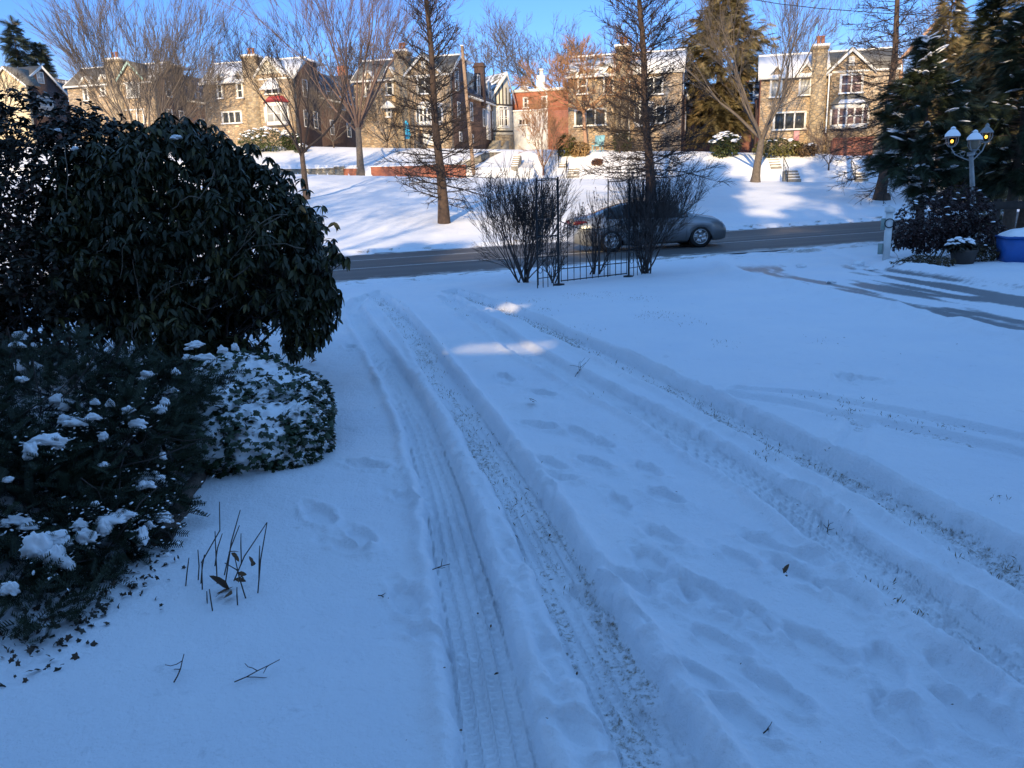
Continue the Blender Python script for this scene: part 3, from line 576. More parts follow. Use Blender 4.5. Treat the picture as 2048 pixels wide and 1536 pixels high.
h4 = twin(dict(name='twin_house', label='stone twin house with snowy roof, behind the tall bare cypress', base=(1137, 300), xr=1361, eaveL=(1140, 154), eaveR=(1350, 141), ridge=(1146, 115), split=1258, roofL=SLATES, roofR=SLATEW, body=BRICKD,
    gablets=[(1155, 153, 1177, 138), (1209, 150, 1231, 134)], chim=(1232, 91, 1258), wins=[((1156, 158, 1174, 186), 1), ((1208, 155, 1227, 186), 1), ((1290, 158, 1325, 186), 2, -.26), ((1312, 215, 1330, 244), 1, -.26), ((1150, 222, 1212, 248), 3, -.06, 1)],
    bay=dict(r=(1268, 216, 1306, 244), top=200, roof=SLATEW, n=2), spouts=[(1259, 158, 292, -.3)], depth=13))
h3 = twin(dict(name='twin_house', label='stone twin house with brown slate roof and white gable trim left of the leaning pole', base=(716, 291), xr=906, eaveL=(722, 162), eaveR=(898, 147), ridge=(719, 124), split=811, roofL=SLATE, roofR=SLATE,
    gable=dict(peak=(845, 110), left=(813, 148), vent=(842, 123, 851, 137)), gablets=[(729, 160, 746, 145), (769, 158, 789, 136)], chim=(787, 101, 810),
    wins=[((730, 165, 743, 191), 1), ((772, 162, 787, 188), 1), ((834, 157, 865, 185), 2, -.42), ((774, 216, 783, 232), 1)], bay=dict(r=(828, 218, 881, 241), top=204, roof=SLATEW, n=4), spouts=[(812, 152, 226), (817, 226, 296)], depth=18))
h2 = twin(dict(name='twin_house', label='stone twin house with a red bay roof and white window awning', base=(418, 290), xr=597, eaveL=(424, 166), eaveR=(585, 154), ridge=(424, 129), split=511, roofL=SLATEW, roofR=SLATEW,
    gable=dict(peak=(535, 117), left=(513, 150), face=STUCCO, m=SLATEW), gablets=[(432, 166, 448, 150), (470, 163, 487, 145)], chim=(482, 111, 508),
    wins=[((434, 171, 446, 195), 1), ((473, 168, 487, 194), 1), ((444, 226, 484, 244), 3, -.06, 1), ((530, 166, 557, 186), 2, -.42)], bay=dict(r=(523, 213, 573, 242), top=193, roof=REDM, n=2, g=BLIND), spouts=[(510, 160, 240)], depth=16))
x0, z0, x1, z1 = h2.rect((520, 160, 556, 178), -.9)
MB().slab([(x0-.1, -1.15, z0), (x1+.1, -1.15, z0), (x1-.5, -.37, z1+.15), (x0+.5, -.37, z1+.15)], .05).build('window_awning', mat('awning_white', (.7, .72, .76), .5), h2.r)
h1 = twin(dict(name='twin_house', label='stone twin house behind the wide twiggy tree, with pale green gable trim', base=(150, 285), xr=322, eaveL=(155, 172), eaveR=(312, 162), ridge=(166, 138), split=236, roofL=SLATE, roofR=SLATES,
    gable=dict(peak=(257, 126), left=(238, 158), rk=GREENW), gablets=[(163, 171, 182, 155), (198, 168, 217, 152)], chim=(207, 118, 234),
    wins=[((166, 177, 178, 200), 1), ((201, 174, 212, 190), 1), ((252, 167, 280, 193), 2, -.42, 2, BLIND), ((246, 222, 290, 246), 3, -.36, 1)], depth=16, body=BRICKD))
# left-most house: cream gable to the front, dark brick flank
h0 = House('gabled_house', 'cream fronted house with a dark brick side gable at the far left edge', (-70, 283), 53, None)
Wd = h0.W; zt = h0.p(52, 170)[1]; zpk = h0.p(66, 134, 3)[1]
MB().box((0, 0, -1.5), (Wd-.36, .3, zt)).build('stucco_front', mat('cream_stucco', (.62, .52, .34), .9, var=.15, vscale=2), h0.r)
cx, zp = h0.p(8, 136, -.4); f = MB(); f.prism([(cx-3, -1.5), (cx+2.2, -1.5), (cx+2.2, zt), (cx, zp), (cx-3, zt-.3)], 'y', -.4, -.002); f.build('front_gable', MATS['cream_stucco'], h0.r); h0.gable(cx, 2.3, zt, zp, -.4, 3, SLATE)
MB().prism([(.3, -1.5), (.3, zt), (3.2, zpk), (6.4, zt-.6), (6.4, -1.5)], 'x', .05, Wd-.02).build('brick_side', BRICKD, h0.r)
MB().slab([(-.1, -.15, zt-.1), (Wd+.15, -.15, zt-.1), (Wd+.15, 3.2, zpk+.12), (-.1, 3.2, zpk+.12)], .11).build('roof', SLATE, h0.r)
MB().slab([(-.1, 6.7, zt-.6), (-.1, 3.25, zpk+.12), (Wd+.15, 3.25, zpk+.12), (Wd+.15, 6.7, zt-.6)], .11).build('roof', SLATEB, h0.r)
e = MB()
for (a, b_) in (((-.2, zt-.05), (3.22, zpk+.15)), ((3.22, zpk+.15), (6.75, zt-.55))): e.prism([a, b_, (b_[0], b_[1]-.28), (a[0], a[1]-.28)], 'x', Wd+.16, Wd+.22)
e.build('rake_board', WHITE, h0.r)
h0.side_win(Wd-.02, 2.6, 3.5, zt+.55, zt+1.7, BLIND); h0.side_win(Wd-.02, 2.2, 4.2, zt-2.7, zt-.7, BLIND)
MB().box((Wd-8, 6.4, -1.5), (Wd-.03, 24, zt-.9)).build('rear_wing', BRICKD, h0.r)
MB().slab([(Wd+.2, 6.45, zt-.9), (Wd+.2, 24.1, zt-.9), (Wd-1.6, 24.1, zt+1.6), (Wd-1.6, 6.45, zt+1.6)], .12).build('mansard_roof', SLATEB, h0.r)
MB().box((Wd-1.0, 14.5, zt+.2), (Wd-.2, 15.6, zt+2.0)).build('roof_dormer', STUCCO, h0.r)
# flank of the middle house: windows, a white framed door, stone stair, little awning
W3 = h3.W
for (y0, y1, z0, z1) in ((1.2, 2.2, 4.1, 6.0), (1.6, 2.4, 2.0, 3.3), (5.2, 5.9, 2.0, 3.6), (7.6, 8.4, 4.3, 6.2), (11.2, 12.0, 4.3, 6.0), (13.5, 14.3, 4.3, 6.0), (9.0, 9.8, 1.8, 3.4), (12.2, 13.0, 1.8, 3.4), (1.8, 2.5, .1, .9), (5.0, 5.8, .1, .9)): h3.side_win(W3-.03, y0, y1, z0, z1)
d = MB(); d.box((W3-.02, 9.98, .7), (W3+.10, 11.2, 3.4)); d.prism([(9.85, 3.4), (11.33, 3.4), (10.59, 4.1)], 'x', W3-.02, W3+.16); dd = d.build('side_door', WHITE, h3.r); MB().box((W3+.101, 10.15, .75), (W3+.13, 11.03, 3.2)).build('door_leaf', mat('grey_door', (.45, .47, .52), .5), dd)
q = MB(); q.prism([(9.2, -1.2), (15.2, -1.2), (15.2, .75), (13.4, .75)], 'x', W3+.9, W3+1.15); q.build('stair_wall', CONC, h3.r); q = MB()
for i in range(6): q.box((W3+.02, 9.6+i*.35, -1.2), (W3+.899, 9.6+(i+1)*.35-.001, -.3+i*.19))
q.build('side_stair', CONC, h3.r)
MB().slab([(W3+1.1, 14.0, 2.75), (W3+1.1, 16.0, 2.75), (W3+.0, 16.0, 3.7), (W3+.0, 14.0, 3.7)], .05).build('door_awning', SNOW, h3.r)
ch = MB(); ch.box((W3-.6, 8.6, 3.6), (W3+.25, 9.3, 7.3)); ch.box((W3-.68, 8.52, 6.95), (W3+.33, 9.38, 7.1)); ch.build('brick_chimney', BRICKD, h3.r)
MB().box((W3-1.4, 6.2, h3.zr-.9), (W3-.3, 7.4, h3.zr+.9)).build('roof_dormer', STUCCO, h3.r)
for hh in (h1, h2):
    for (y0, y1, z0, z1) in ((1.6, 2.5, 3.9, 5.4), (1.4, 2.2, 1.3, 2.8), (3.2, 4.0, 1.3, 2.8), (6.2, 7.1, 3.4, 4.9), (9.0, 9.9, 3.4, 4.9), (11.8, 12.7, 3.4, 4.9), (6.4, 7.2, .9, 2.3), (10, 10.9, .9, 2.3)): hh.side_win(hh.W-.03, y0, y1, z0, z1)
h4.side_win(h4.W-.03, 1.6, 2.6, 3.9, 5.5); h4.side_win(h4.W-.03, 6, 7, 1.5, 3.0)
x0, z0, x1, z1 = h3.rect((846, 268, 870, 282), -.4); MB().box((x0, -.42, z0-.3), (x1, -.352, z1)).build('garage_door', WHITE, h3.r)
x0, z0, x1, z1 = h3.rect((838, 262, 843, 288), -.4); MB().box((x0, -.42, z0), (x1, -.352, z1)).build('basement_door', DOOR, h3.r)
# door hood of the middle house
x0, zb = h3.p(765, 216, -.9); x1 = h3.p(786, 216, -.9)[0]; zt = h3.p(775, 205, -.9)[1]; q = MB(); q.prism([(x0-.2, zb), (x1+.2, zb), ((x0+x1)/2, zt+.15)], 'y', -.9, -.002); q.build('door_hood', WHITE, h3.r)
# timbered house at the back, with its white half-timbered gable turned to the road
t0 = House('timbered_house', 'white half-timbered gabled house end right of the leaning pole', (987, 288), 1026, None, 14., math.radians(33))
Wt = t0.W; zt = t0.p(1000, 186)[1]; zp = t0.p(1011, 147)[1]; cx = t0.p(1010, 147)[0]
f = MB(); f.prism([(0, -1.5), (Wt, -1.5), (Wt, zt-.6), (cx+.1, zp), (0, zt)], 'y', 0, 6); f.build('stucco_wall', STUCCO, t0.r)
MB().box((-.02, -.04, -1.5), (Wt+.02, .3, .9)).build('stone_plinth', STONE2, t0.r)
b = MB()
for xx in (.35, .7, 1.05, 1.4, 1.75): 
    if xx/Wt < .95: b.box((Wt*xx/2-.05, -.05, zt-1.0), (Wt*xx/2+.05, -.002, zt-.2+1.2*(1-abs(xx-1))))
b.box((0, -.06, zt-1.15), (Wt, -.051, zt-1.0)); b.box((0, -.06, zt-3.6), (Wt, -.003, zt-3.45)); b.build('timber_frame', TIMBER, t0.r)
t0.window((.3*Wt, zt-3.0, .75*Wt, zt-1.3), 2, -.05, 2, None, False); t0.window((.2*Wt, 1.6, .8*Wt, 3.2), 3, -.05, 2, CURT, False)
MB().slab([(-.2, -.3, zt-.2), (cx, -.3, zp+.15), (cx, 6, zp+.15), (-.2, 6, zt-.2)], .12).build('roof', SLATES, t0.r); e = MB(); e.prism([(-.3, zt-.3), (cx, zp+.18), (Wt+.15, zt-.75), (Wt+.15, zt-1.1), (cx, zp-.25), (-.3, zt-.65)], 'y', -.36, -.301); e.build('rake_board', WHITE, t0.r)
MB().box((Wt*.82, 2.5, zt-.6), (Wt*.82+.7, 3.2, zp-.1)).build('chimney', BRICKO, t0.r)
# red brick house at the back of the side court
r0 = House('brick_house', 'red brick house with white ground floor at the back of the gap', (1026, 284), 1140, None, 17.)
Wr = r0.W; zt = r0.p(1060, 184)[1]; zm = r0.p(1060, 223)[1]
MB().box((0, 0, zm), (Wr, 7, zt)).build('brick_wall', BRICKO, r0.r); MB().box((-.05, -.6, -1.5), (Wr*.62, 6.9, zm-.03)).build('white_ground_floor', mat('white_siding', (.66, .66, .66), .7, var=.08), r0.r); MB().box((Wr*.62+.01, -.02, -1.5), (Wr, 6.9, zm-.01)).build('brick_wall', BRICK, r0.r)
c = MB(); c.box((-.2, -.75, zm-.02), (Wr*.63, -.003, zm+.12)); c.build('ledge_snow', SNOW, r0.r); c = MB(); c.box((-.1, -.15, zt+.001), (Wr+.1, .1, zt+.26)); c.build('cornice', WHITE, r0.r); MB().box((0, .11, zt+.002), (Wr, 7, zt+.1)).build('flat_roof', SNOW, r0.r)
for a in ((1047, 197, 1056, 214), (1084, 195, 1094, 216)): r0.window(a, 1)
r0.window((1037, 240, 1058, 248), 3, -.65, 1)
x0, z0 = r0.p(1030, 184); x1, z1 = r0.p(1062, 154, 1.5); MB().slab([(x0, .3, zt+.1), (x1-.4, .3, zt+.1), (x1, 2.4, z1), (x0+.8, 2.4, z1)], .15).build('snowy_roof', SLATES, r0.r)
xq = r0.p(1075, 180)[0]; q = MB(); q.box((xq-.45, 1.5, zt+.1), (xq+.35, 2.3, zt+1.7)); q.lathe([(.2, 0), (.2, .5), (.26, .5), (.26, .62)], 8, (xq, 1.9, zt+1.7)); q.build('chimney', WHITE, r0.r)
r0.downspout(1094, 185, 216)
# dark brick row glimpsed between houses 2 and 3 at the back, left houses' row behind
for nm, lab, b0, xr, y1, off in (('row_house', 'dark brick row house far back between the red-bay house and the brown slate house', (598, 280), 700, 150, 22.), ('row_house', 'dark brick row house seen through the brown evergreen between the two right twin houses', (1370, 290), 1520, 165, 20.)):
    hh = House(nm, lab, b0, xr, None, off); zz = hh.p(b0[0]+30, y1)[1]
    MB().box((0, 0, -1.5), (hh.W, 8, zz-1.6)).build('brick_wall', BRICK if off == 20. else BRICKD, hh.r); MB().slab([(-.1, -.2, zz-1.6), (hh.W+.1, -.2, zz-1.6), (hh.W+.1, 1.6, zz), (-.1, 1.6, zz)], .15).build('roof', SLATEB, hh.r); MB().box((0, 1.6, zz-1.5), (hh.W, 8, zz-.05)).build('roof_top', SNOW, hh.r)
    for i in range(3): hh.window((hh.W*(.2+.28*i), 3.6, hh.W*(.2+.28*i)+.9, 5.2), 1)
    MB().box((hh.W*.7, 2, zz-1), (hh.W*.7+.9, 3, zz+1.1)).build('chimney', BRICKO, hh.r)
# brick porch front with evergreen garland, right house
x0, z0, x1, z1 = h5.rect((1668, 279, 1745, 303), -2.2)
bw = MB(); bw.box((x0, -2.2, z0-.8), (x1, -1.95, z1)); bw.box((x0, -1.949, z0-.8), (x0+.25, -.36, z1)); bw.box((x0-.05, -2.25, z1+.001), (x1+.05, -1.9, z1+.1)); o = bw.build('porch_wall', BRICK, h5.r)
# ------------------------------------------------------------------ terrace walls
def wall_run(name, label, pts, top, m, th=.35, cap=None, cat='wall', capm=None, below=.5):
    """wall following plan points; top height given per point"""
    b = MB(); V = []; n = len(pts)
    for i, (x, y) in enumerate(pts):
        a = np.array(pts[max(i-1, 0)]); c = np.array(pts[min(i+1, n-1)]); t = (c-a)/np.linalg.norm(c-a); nn = np.array([-t[1], t[0]])*th
        z0 = float(H(x, y-1.2))-below
        for q in ((x, y), (x+nn[0], y+nn[1])):
            V += [(q[0], q[1], z0), (q[0], q[1], top[i])]
    F = []
    for i in range(n-1):
        k = 4*i; F += [(k, k+4, k+5, k+1), (k+2, k+3, k+7, k+6), (k+1, k+5, k+7, k+3)]
    F += [(0, 1, 3, 2), (4*n-4, 4*n-2, 4*n-1, 4*n-3)]
    o = b.add(V, F).build(name, m); tag(o, label, cat)
    if cap:
        c = MB(); q = np.array(V).reshape(n, 4, 3)
        for i in range(n-1):
            a, d = q[i], q[i+1]; A = [a[1]+[0, -.05, .002], d[1]+[0, -.05, .002], d[3]+[0, .05, .002], a[3]+[0, .05, .002]]; c.add(np.vstack([A, np.array(A)+[0, 0, cap]]), [(0, 1, 5, 4), (1, 2, 6, 5), (2, 3, 7, 6), (3, 0, 4, 7), (4, 5, 6, 7)])
        c.build('snow_cap', capm or SNOW, o)
    return o
def wl(px): d = ray(px, 345); t = (54.5+2.3)/(d[1]+.25*d[0]); q = ORG+d*t; return q[0], q[1]
def wtop(px, py): x, y = wl(px); return float(aty(px, py, y)[2])
wall_run('stone_wall', 'low grey stone retaining wall at the foot of the left lawn', [wl(420), wl(540), wl(600), wl(672)], [wtop(420, 334), wtop(540, 338), wtop(600, 338), wtop(672, 336)], STONEW, cap=.06)
pl = wl(674); q = MB(); q.box((-.3, -.1, -.6), (.3, .5, 1.02)); q.box((-.36, -.16, 1.02), (.36, .56, 1.12)); o = q.build('wall_pier', STONEW); o.location = (pl[0]+.2, pl[1]-.1, wtop(674, 340)-.9); tag(o, 'dark square stone pier between the grey stone wall and the red brick wall', 'pier'); MB().box((-.34, -.14, 1.121), (.34, .54, 1.2)).build('snow_cap', SNOW, o)
wall_run('brick_wall', 'short red brick retaining wall left of the forked street tree', [wl(682), wl(716)], [wtop(682, 337), wtop(716, 337)], BRICKO, cap=.05)
wall_run('brick_wall', 'long red brick retaining wall behind the left bare cypress', [wl(742), wl(820), wl(878), wl(930)], [wtop(742, 334), wtop(820, 332), wtop(878, 330), wtop(930, 329)], BRICKO, cap=.05)
a = np.array(wl(926)); bq = aty(1030, 305, 66)[:2]
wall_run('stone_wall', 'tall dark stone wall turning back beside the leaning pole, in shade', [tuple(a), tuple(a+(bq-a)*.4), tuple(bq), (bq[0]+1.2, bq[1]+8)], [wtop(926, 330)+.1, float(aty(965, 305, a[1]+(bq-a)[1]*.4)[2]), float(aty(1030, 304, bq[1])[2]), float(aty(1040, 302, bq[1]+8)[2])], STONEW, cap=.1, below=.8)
# ------------------------------------------------------------------ garden steps with snow on the treads
def steps(px0, py0, px1, py1, n, label, rail=None, cheek=False, ang=-.12):
    """flight whose front bottom edge runs px0..px1 at py0 and whose top is at py1"""
    P = G((px0+px1)/2, py0); Y = P[1]; w = aty(px1, py0, Y)[0]-aty(px0, py0, Y)[0]; hgt = aty(px0, py1, Y+n*.33)[2]-P[2]; rise = hgt/n
    r = thing('garden_steps', tuple(P), label, 'steps', ang, 'snowy garden steps up the far bank')
    a = MB(); s = MB()
    for i in range(n):
        a.box((-w/2, i*.34, -.5), (w/2, (i+1)*.34-.002 if i < n-1 else n*.34+.5, (i+1)*rise)); s.box((-w/2+.03, i*.34+.05, (i+1)*rise+.001), (w/2-.02, (i+1)*.34-.003, (i+1)*rise+.06))
    a.build('treads', CONC, r); s.build('tread_snow', SNOW, r)
    if cheek:
        for k in (-1, 1): c = MB(); x = k*(w/2+.12); c.prism([(-.15, -.6), (n*.34+.3, -.6), (n*.34+.3, hgt+.22), (n*.34, hgt+.22), (-.15, .22)], 'x', x-.11, x+.11); c.build('cheek_wall', CONC, r)
    if rail:
        x = rail*(w/2+.05); b = MB(); h_ = .85
        b.tube([(x, 0, 0), (x, 0, h_)], .022, 6); b.tube([(x, n*.34, hgt), (x, n*.34, hgt+h_)], .022, 6); b.tube([(x, -.1, h_), (x, n*.34+.1, hgt+h_)], .022, 6); b.tube([(x, 0, .45), (x, n*.34, hgt+.45)], .014, 5)
        for i in range(1, n): b.tube([(x, i*.34, i*rise+.1), (x, i*.34, i*rise+h_)], .011, 4)
        b.build('handrail', IRON, r)
    return r
steps(1134, 356, 1158, 338, 4, 'lower garden steps with black railing in front of the orange twiggy tree', -1)
steps(1118, 336, 1136, 316, 5, 'upper garden steps behind the lower railed steps, at the pale evergreen bush', -1)
steps(1577, 364, 1602, 342, 4, 'lower garden steps with snow stripes right of the forked tree', -1)
steps(1542, 338, 1563, 319, 4, 'upper garden steps with snow stripes left of the lower flight', None)
steps(1022, 337, 1036, 312, 6, 'narrow garden steps climbing beside the end of the dark stone wall', None)
steps(1712, 364, 1736, 346, 3, 'tan stone garden steps with iron post just left of the thick snow-streaked trunk', -1)
steps(1735, 342, 1758, 318, 4, 'pale stone garden steps partly behind the thick snow-streaked trunk', None)
# ------------------------------------------------------------------ what stands behind the camera: its shade lies over the yard
hb = thing('shade_house', (-1, -13.0, 0), 'stone house standing behind the viewpoint, its shade over the yard', 'house')
MB().box((-3.2, -9, -.2), (15, 0, 9.0)).build('wall', STONE2, hb); q = MB(); q.slab([(-3.6, .5, 8.8), (15.4, .5, 8.8), (15.4, -4.5, 14.5), (-3.6, -4.5, 14.5)], .2); q.build('roof', SLATES, hb); q = MB(); q.slab([(-3.6, -4.55, 14.5), (15.4, -4.55, 14.5), (15.4, -9.5, 8.8), (-3.6, -9.5, 8.8)], .2); q.build('roof', SLATES, hb)
for i in range(4): MB().box((-2+i*4.0, .002, 5.2), (-.8+i*4.0, .06, 6.9)).build('window', WHITE, hb)
# added unseen screen: blocks the sun, its slots let streaks onto the snow
ps = thing('streak_screen', (-12, -10.0, 0), 'added unseen board screen behind the viewpoint, slotted for sun streaks', 'screen'); BW = mat('screen_boards', (.35, .33, .30), .8, var=.2)
GAPS = [(-6.1, -5.55, 6.72, 6.85), (-5.5, -4.1, 5.75, 5.85)]
xs = sorted({-19., -3.0}|{g for a in GAPS for g in a[:2]}); zs = sorted({-.2, 10.4}|{g for a in GAPS for g in a[2:]})
b = MB()
for x0, x1 in zip(xs[:-1], xs[1:]):
    for z0, z1 in zip(zs[:-1], zs[1:]):
        if not any(g[0] <= x0 and x1 <= g[1] and g[2] <= z0 and z1 <= g[3] for g in GAPS): b.box((x0+12, 0, z0), (x1+12, .06, z1))
b.build('boards', BW, ps)
# ================================================================== TREES
BARK = mat('bark_brown', (.085, .06, .045), .9, var=.4, vscale=9, bump=.8, bscale=30)
BARKG = mat('bark_grey', (.115, .095, .078), .9, var=.35, vscale=9, bump=.8, bscale=26)
BARKC = mat('bark_cypress', (.065, .043, .032), .9, var=.45, vscale=7, bump=.9, bscale=24)
TWIG = mat('twig_brown', (.03, .021, .017), .85, var=.3, vscale=2)
TWIGR = mat('twig_reddish', (.12, .078, .062), .85, var=.3, vscale=2)
TWIGO = mat('twig_orange', (.30, .16, .08), .85, var=.35, vscale=2)
TWIGG = mat('twig_grey', (.105, .085, .068), .85, var=.3, vscale=2)
TWIGD = mat('twig_dark', (.055, .04, .035), .85, var=.3, vscale=6)
def unit(v): return v/(np.linalg.norm(v)+1e-9)
def rand_perp(d):
    a = RNG.normal(size=3); a -= d*np.dot(a, d); return unit(a)
def limb(p, d, ln, r0, r1, n=5, wig=.12, up=0., out=None):
    """wandering branch; returns points, radii, end direction"""
    P = [np.array(p, float)]; d = unit(np.array(d, float)); st = ln/(n-1)
    for i in range(n-1):
        d = unit(d+RNG.normal(size=3)*wig+np.array([0, 0, up])); P.append(P[-1]+d*st)
    return np.array(P), np.linspace(r0, r1, n), d
def grow(out, p, d, ln, r, lev, sp):
    n = 6 if lev >= sp['lev']-1 else (5 if lev > 1 else 4)
    P, R, de = limb(p, d, ln, r, r*sp.get('taper', .55) if lev > 0 else r*.4, n, sp['wig'], sp['up'])
    out.setdefault(lev, []).append((P, R))
    if lev == 0: return
    k = sp['kids'] if lev > 1 else sp.get('kids1', sp['kids'])
    for i in range(k):
        f = 1.0 if i < sp.get('tip', 2) else RNG.uniform(.3, .92)
        j = min(int(f*(n-1)), n-1); b = P[j]; t = unit(P[j]-P[j-1])
        ang = math.radians(RNG.normal(sp['ang'], sp['ang']*.25))*(1 if f < 1 else .75)
        nd = unit(t*math.cos(ang)+rand_perp(t)*math.sin(ang))
        grow(out, b, nd, ln*RNG.uniform(.62, .88)*sp.get('ls', 1), max(R[j]*(.72 if f == 1 else .5), sp['rmin']), lev-1, sp)
def build_tree(name, base, label, cat, trunk_polys, lev, bark, twig, group=None, tsides=10, minr=.0):
    r = thing(name, tuple(base), label, cat, 0, group)
    MB().tubes(trunk_polys, tsides).build('trunk', bark, r, True)
    m = MB()
    for k in sorted(lev, reverse=True):
        m.tubes(lev[k], 6 if k >= 3 else (4 if k == 2 else 3), 0)
    m.build('crown', twig, r, True)
    return r
def flare(P, r0, r1, n=None, fl=1.5):
    n = len(P); f = np.linspace(0, 1, n); return r0+(r1-r0)*f+r0*(fl-1)*np.exp(-f*n*.9)
def cypress(px, py, topx, label, hgt, r0, lmax, dens=1., z0=1.0, lean=None, bark=None, twig=None, low=0):
    P0 = G(px, py); T = aty(topx, 0, P0[1])-P0; n = 16; lx = T[0]/T[2]
    z = np.linspace(-.15, hgt, n)[:, None]; P = np.hstack([lx*z+.04*np.sin(z*1.1), .02*z+.04*np.cos(z*1.4), z]); R = flare(P, r0, .012, fl=1.45 if not low else 2.1)
    lev = {1: [], 0: []}; zz = z0; a = RNG.uniform(0, 6)
    while zz < hgt-.3:
        f = zz/hgt; L_ = lmax*((1-f)**.75)*(.55+.45*min(1, (zz+.6)/2.2))*RNG.uniform(.55, 1.15); a += 2.4+RNG.normal()*.4
        el = math.radians(min(38, -9+85*f)+RNG.normal()*8) if low == 0 else math.radians(-18+44*f+RNG.normal()*10)
        d = np.array([math.cos(a)*math.cos(el), math.sin(a)*math.cos(el), math.sin(el)])
        p = np.array([np.interp(zz, z[:, 0], P[:, 0]), np.interp(zz, z[:, 0], P[:, 1]), zz]); rb = .018+.024*(1-f)*L_/lmax
        B, BR, de = limb(p, d, L_, rb, .004, 7, .07, .035); lev[1].append((B, BR))
        for q in range(int(11*L_)):
            g = RNG.uniform(.18, 1); j = min(int(g*6), 5); b = B[j]+(B[j+1]-B[j])*(g*6-j); t = unit(B[j+1]-B[j]); s_ = rand_perp(t)*np.array([1, 1, .45]); s_ = unit(s_)
            td = unit(t*.75+s_*.7+np.array([0, 0, .12])); tl = L_*RNG.uniform(.12, .34)*(1.15-g*.6)
            Q, QR, _ = limb(b, td, tl, .0125, .006, 4, .12, .03); lev[0].append((Q, QR))
            if RNG.random() < .65: Q2, QR2, _ = limb(Q[2], unit(td+rand_perp(td)*.7), tl*.6, .008, .005, 3, .1, .02); lev.setdefault(-1, []).append((Q2, QR2))
        zz += .06/dens*RNG.uniform(.6, 1.4)
    return build_tree('cypress_tree', P0, label, 'tree', [(P, R)], lev, bark or BARKC, twig or TWIG, 'bare conical trees on the snowy bank')
c1 = cypress(888, 446, 852, 'tall bare conical tree with straight dark trunk left of the arbor, on the bank', 15, .21, 3.1, 1.0, .9)
c2 = cypress(1302, 408, 1281, 'tall bare conical tree rising behind the silver car and the arbor', 17, .22, 4.2, 1.05, 1.2)
c3 = cypress(1764, 398, 1800, 'bare conical tree with thick flared trunk streaked by snow, left of the mailbox post', 18, .22, 3.8, .8, 1.1, low=1)
sn = MB()
for i in range(7): z = RNG.uniform(.1, .9); sn.slab([(.1+RNG.uniform(-.12, .2), -.46+.1*z, z), (.22+RNG.uniform(-.1, .15), -.43+.1*z, z), (.2, -.40+.1*z, z+.3), (.1, -.42+.1*z, z+.3)], .04)
sn.build('snow_streak', SNOW, c3)
def fan(name, px, py, label, th, r0, nl, spread, ln, sp, bark, twig, lean=(0, 0), group='bare spreading street trees', base=None, cat='tree', lift=0, seed=None):
    global RNG
    if seed: RNG = np.random.default_rng(seed)
    P0 = G(px, py) if base is None else np.array(base)
    T, R, d = limb((0, 0, -.2), (lean[0], lean[1], 1), th+.2, r0, r0*.72, 6, .03, .02); R = R+r0*.45*np.exp(-np.arange(6)*1.6)
    lev = {}; tr = [(T, R)]
    for i in range(nl):
        a = 2*math.pi*(i+RNG.uniform(-.25, .25))/nl; s_ = math.radians(RNG.uniform(.45, 1.1)*spread)
        dd = np.array([math.cos(a)*math.sin(s_), math.sin(a)*math.sin(s_), math.cos(s_)]); h_ = T[-1] if i % 2 == 0 else T[-2]+(T[-1]-T[-2])*RNG.uniform(.2, .9)
        grow(lev, h_-unit(dd)*.02, dd, ln*RNG.uniform(.8, 1.2), r0*.72*RNG.uniform(.38, .62), sp['lev'], sp)
    return build_tree(name, P0, label, cat, tr, lev, bark, twig, group)
FANSP = dict(lev=5, wig=.075, up=.05, kids=3, kids1=5, tip=2, ang=18, taper=.62, rmin=.0075, ls=.93)
OAKSP = dict(lev=5, wig=.13, up=.04, kids=3, kids1=4, tip=2, ang=32, taper=.6, rmin=.012, ls=.95)
# street trees on the bank
fan('street_tree', 613, 399, 'slim bare street tree standing lowest on the left bank, branching near eye level', 2.3, .17, 5, 48, 2.6, dict(FANSP, ang=24, wig=.09), BARK, TWIG, (-.01, 0), seed=11)
fan('street_tree', 722, 348, 'vase-shaped bare street tree growing in the gap of the red brick wall', 3.2, .27, 11, 44, 3.9, dict(FANSP, lev=5, ang=15, ls=.98), BARKG, TWIGR, (-.02, 0), seed=12)
fan('street_tree', 1510, 364, 'bare street tree forking low with snow in the fork, right of the car', 2.5, .25, 8, 46, 3.6, dict(FANSP, ang=20, wig=.08, ls=.96), BARKG, TWIGG, (0, 0), seed=13)
# the wide twiggy tree behind the left shrubs
fan('twiggy_tree', 0, 0, 'wide multi-stemmed twiggy tree fanning up behind the big left shrub', .6, .17, 17, 50, 2.75, dict(FANSP, lev=5, ang=17, wig=.075, up=.045, kids=3, ls=.98, taper=.55), BARKG, TWIGG, base=aty(300, 330, 44)-np.array([0, 0, .5]), seed=14, group=None)
# orange-brown small trees in the gap
fan('orange_tree', 1172, 300, 'small orange-twigged tree with pale pinkish trunk in front of the snowy roofed house', 2.9, .16, 11, 66, 1.9, dict(FANSP, ang=27, up=.02, kids1=8, rmin=.014), mat('bark_pink', (.34, .21, .14), .9, var=.3, vscale=6), TWIGO, group=None, seed=15)
fan('small_tree', 1087, 350, 'small multi-stemmed bare tree beside the garden steps, with a reddish trunk', .5, .09, 8, 40, 1.5, dict(FANSP, ang=24, up=.03), mat('bark_red', (.23, .12, .09), .9, var=.3), TWIGO, group=None, seed=16)
fan('bare_shrub', 1657, 340, 'small bare shrub on the right upper bank below the brick porch', .35, .06, 7, 55, 1.0, dict(FANSP, lev=4, ang=26, up=.03), BARK, TWIGR, group=None, cat='shrub', seed=17)
fan('bare_shrub', 775, 296, 'dense bare bush by the door of the brown slate roofed house', .5, .08, 9, 60, 1.5, dict(FANSP, lev=4, ang=28, kids1=6), BARK, TWIG, group=None, cat='shrub', seed=18)
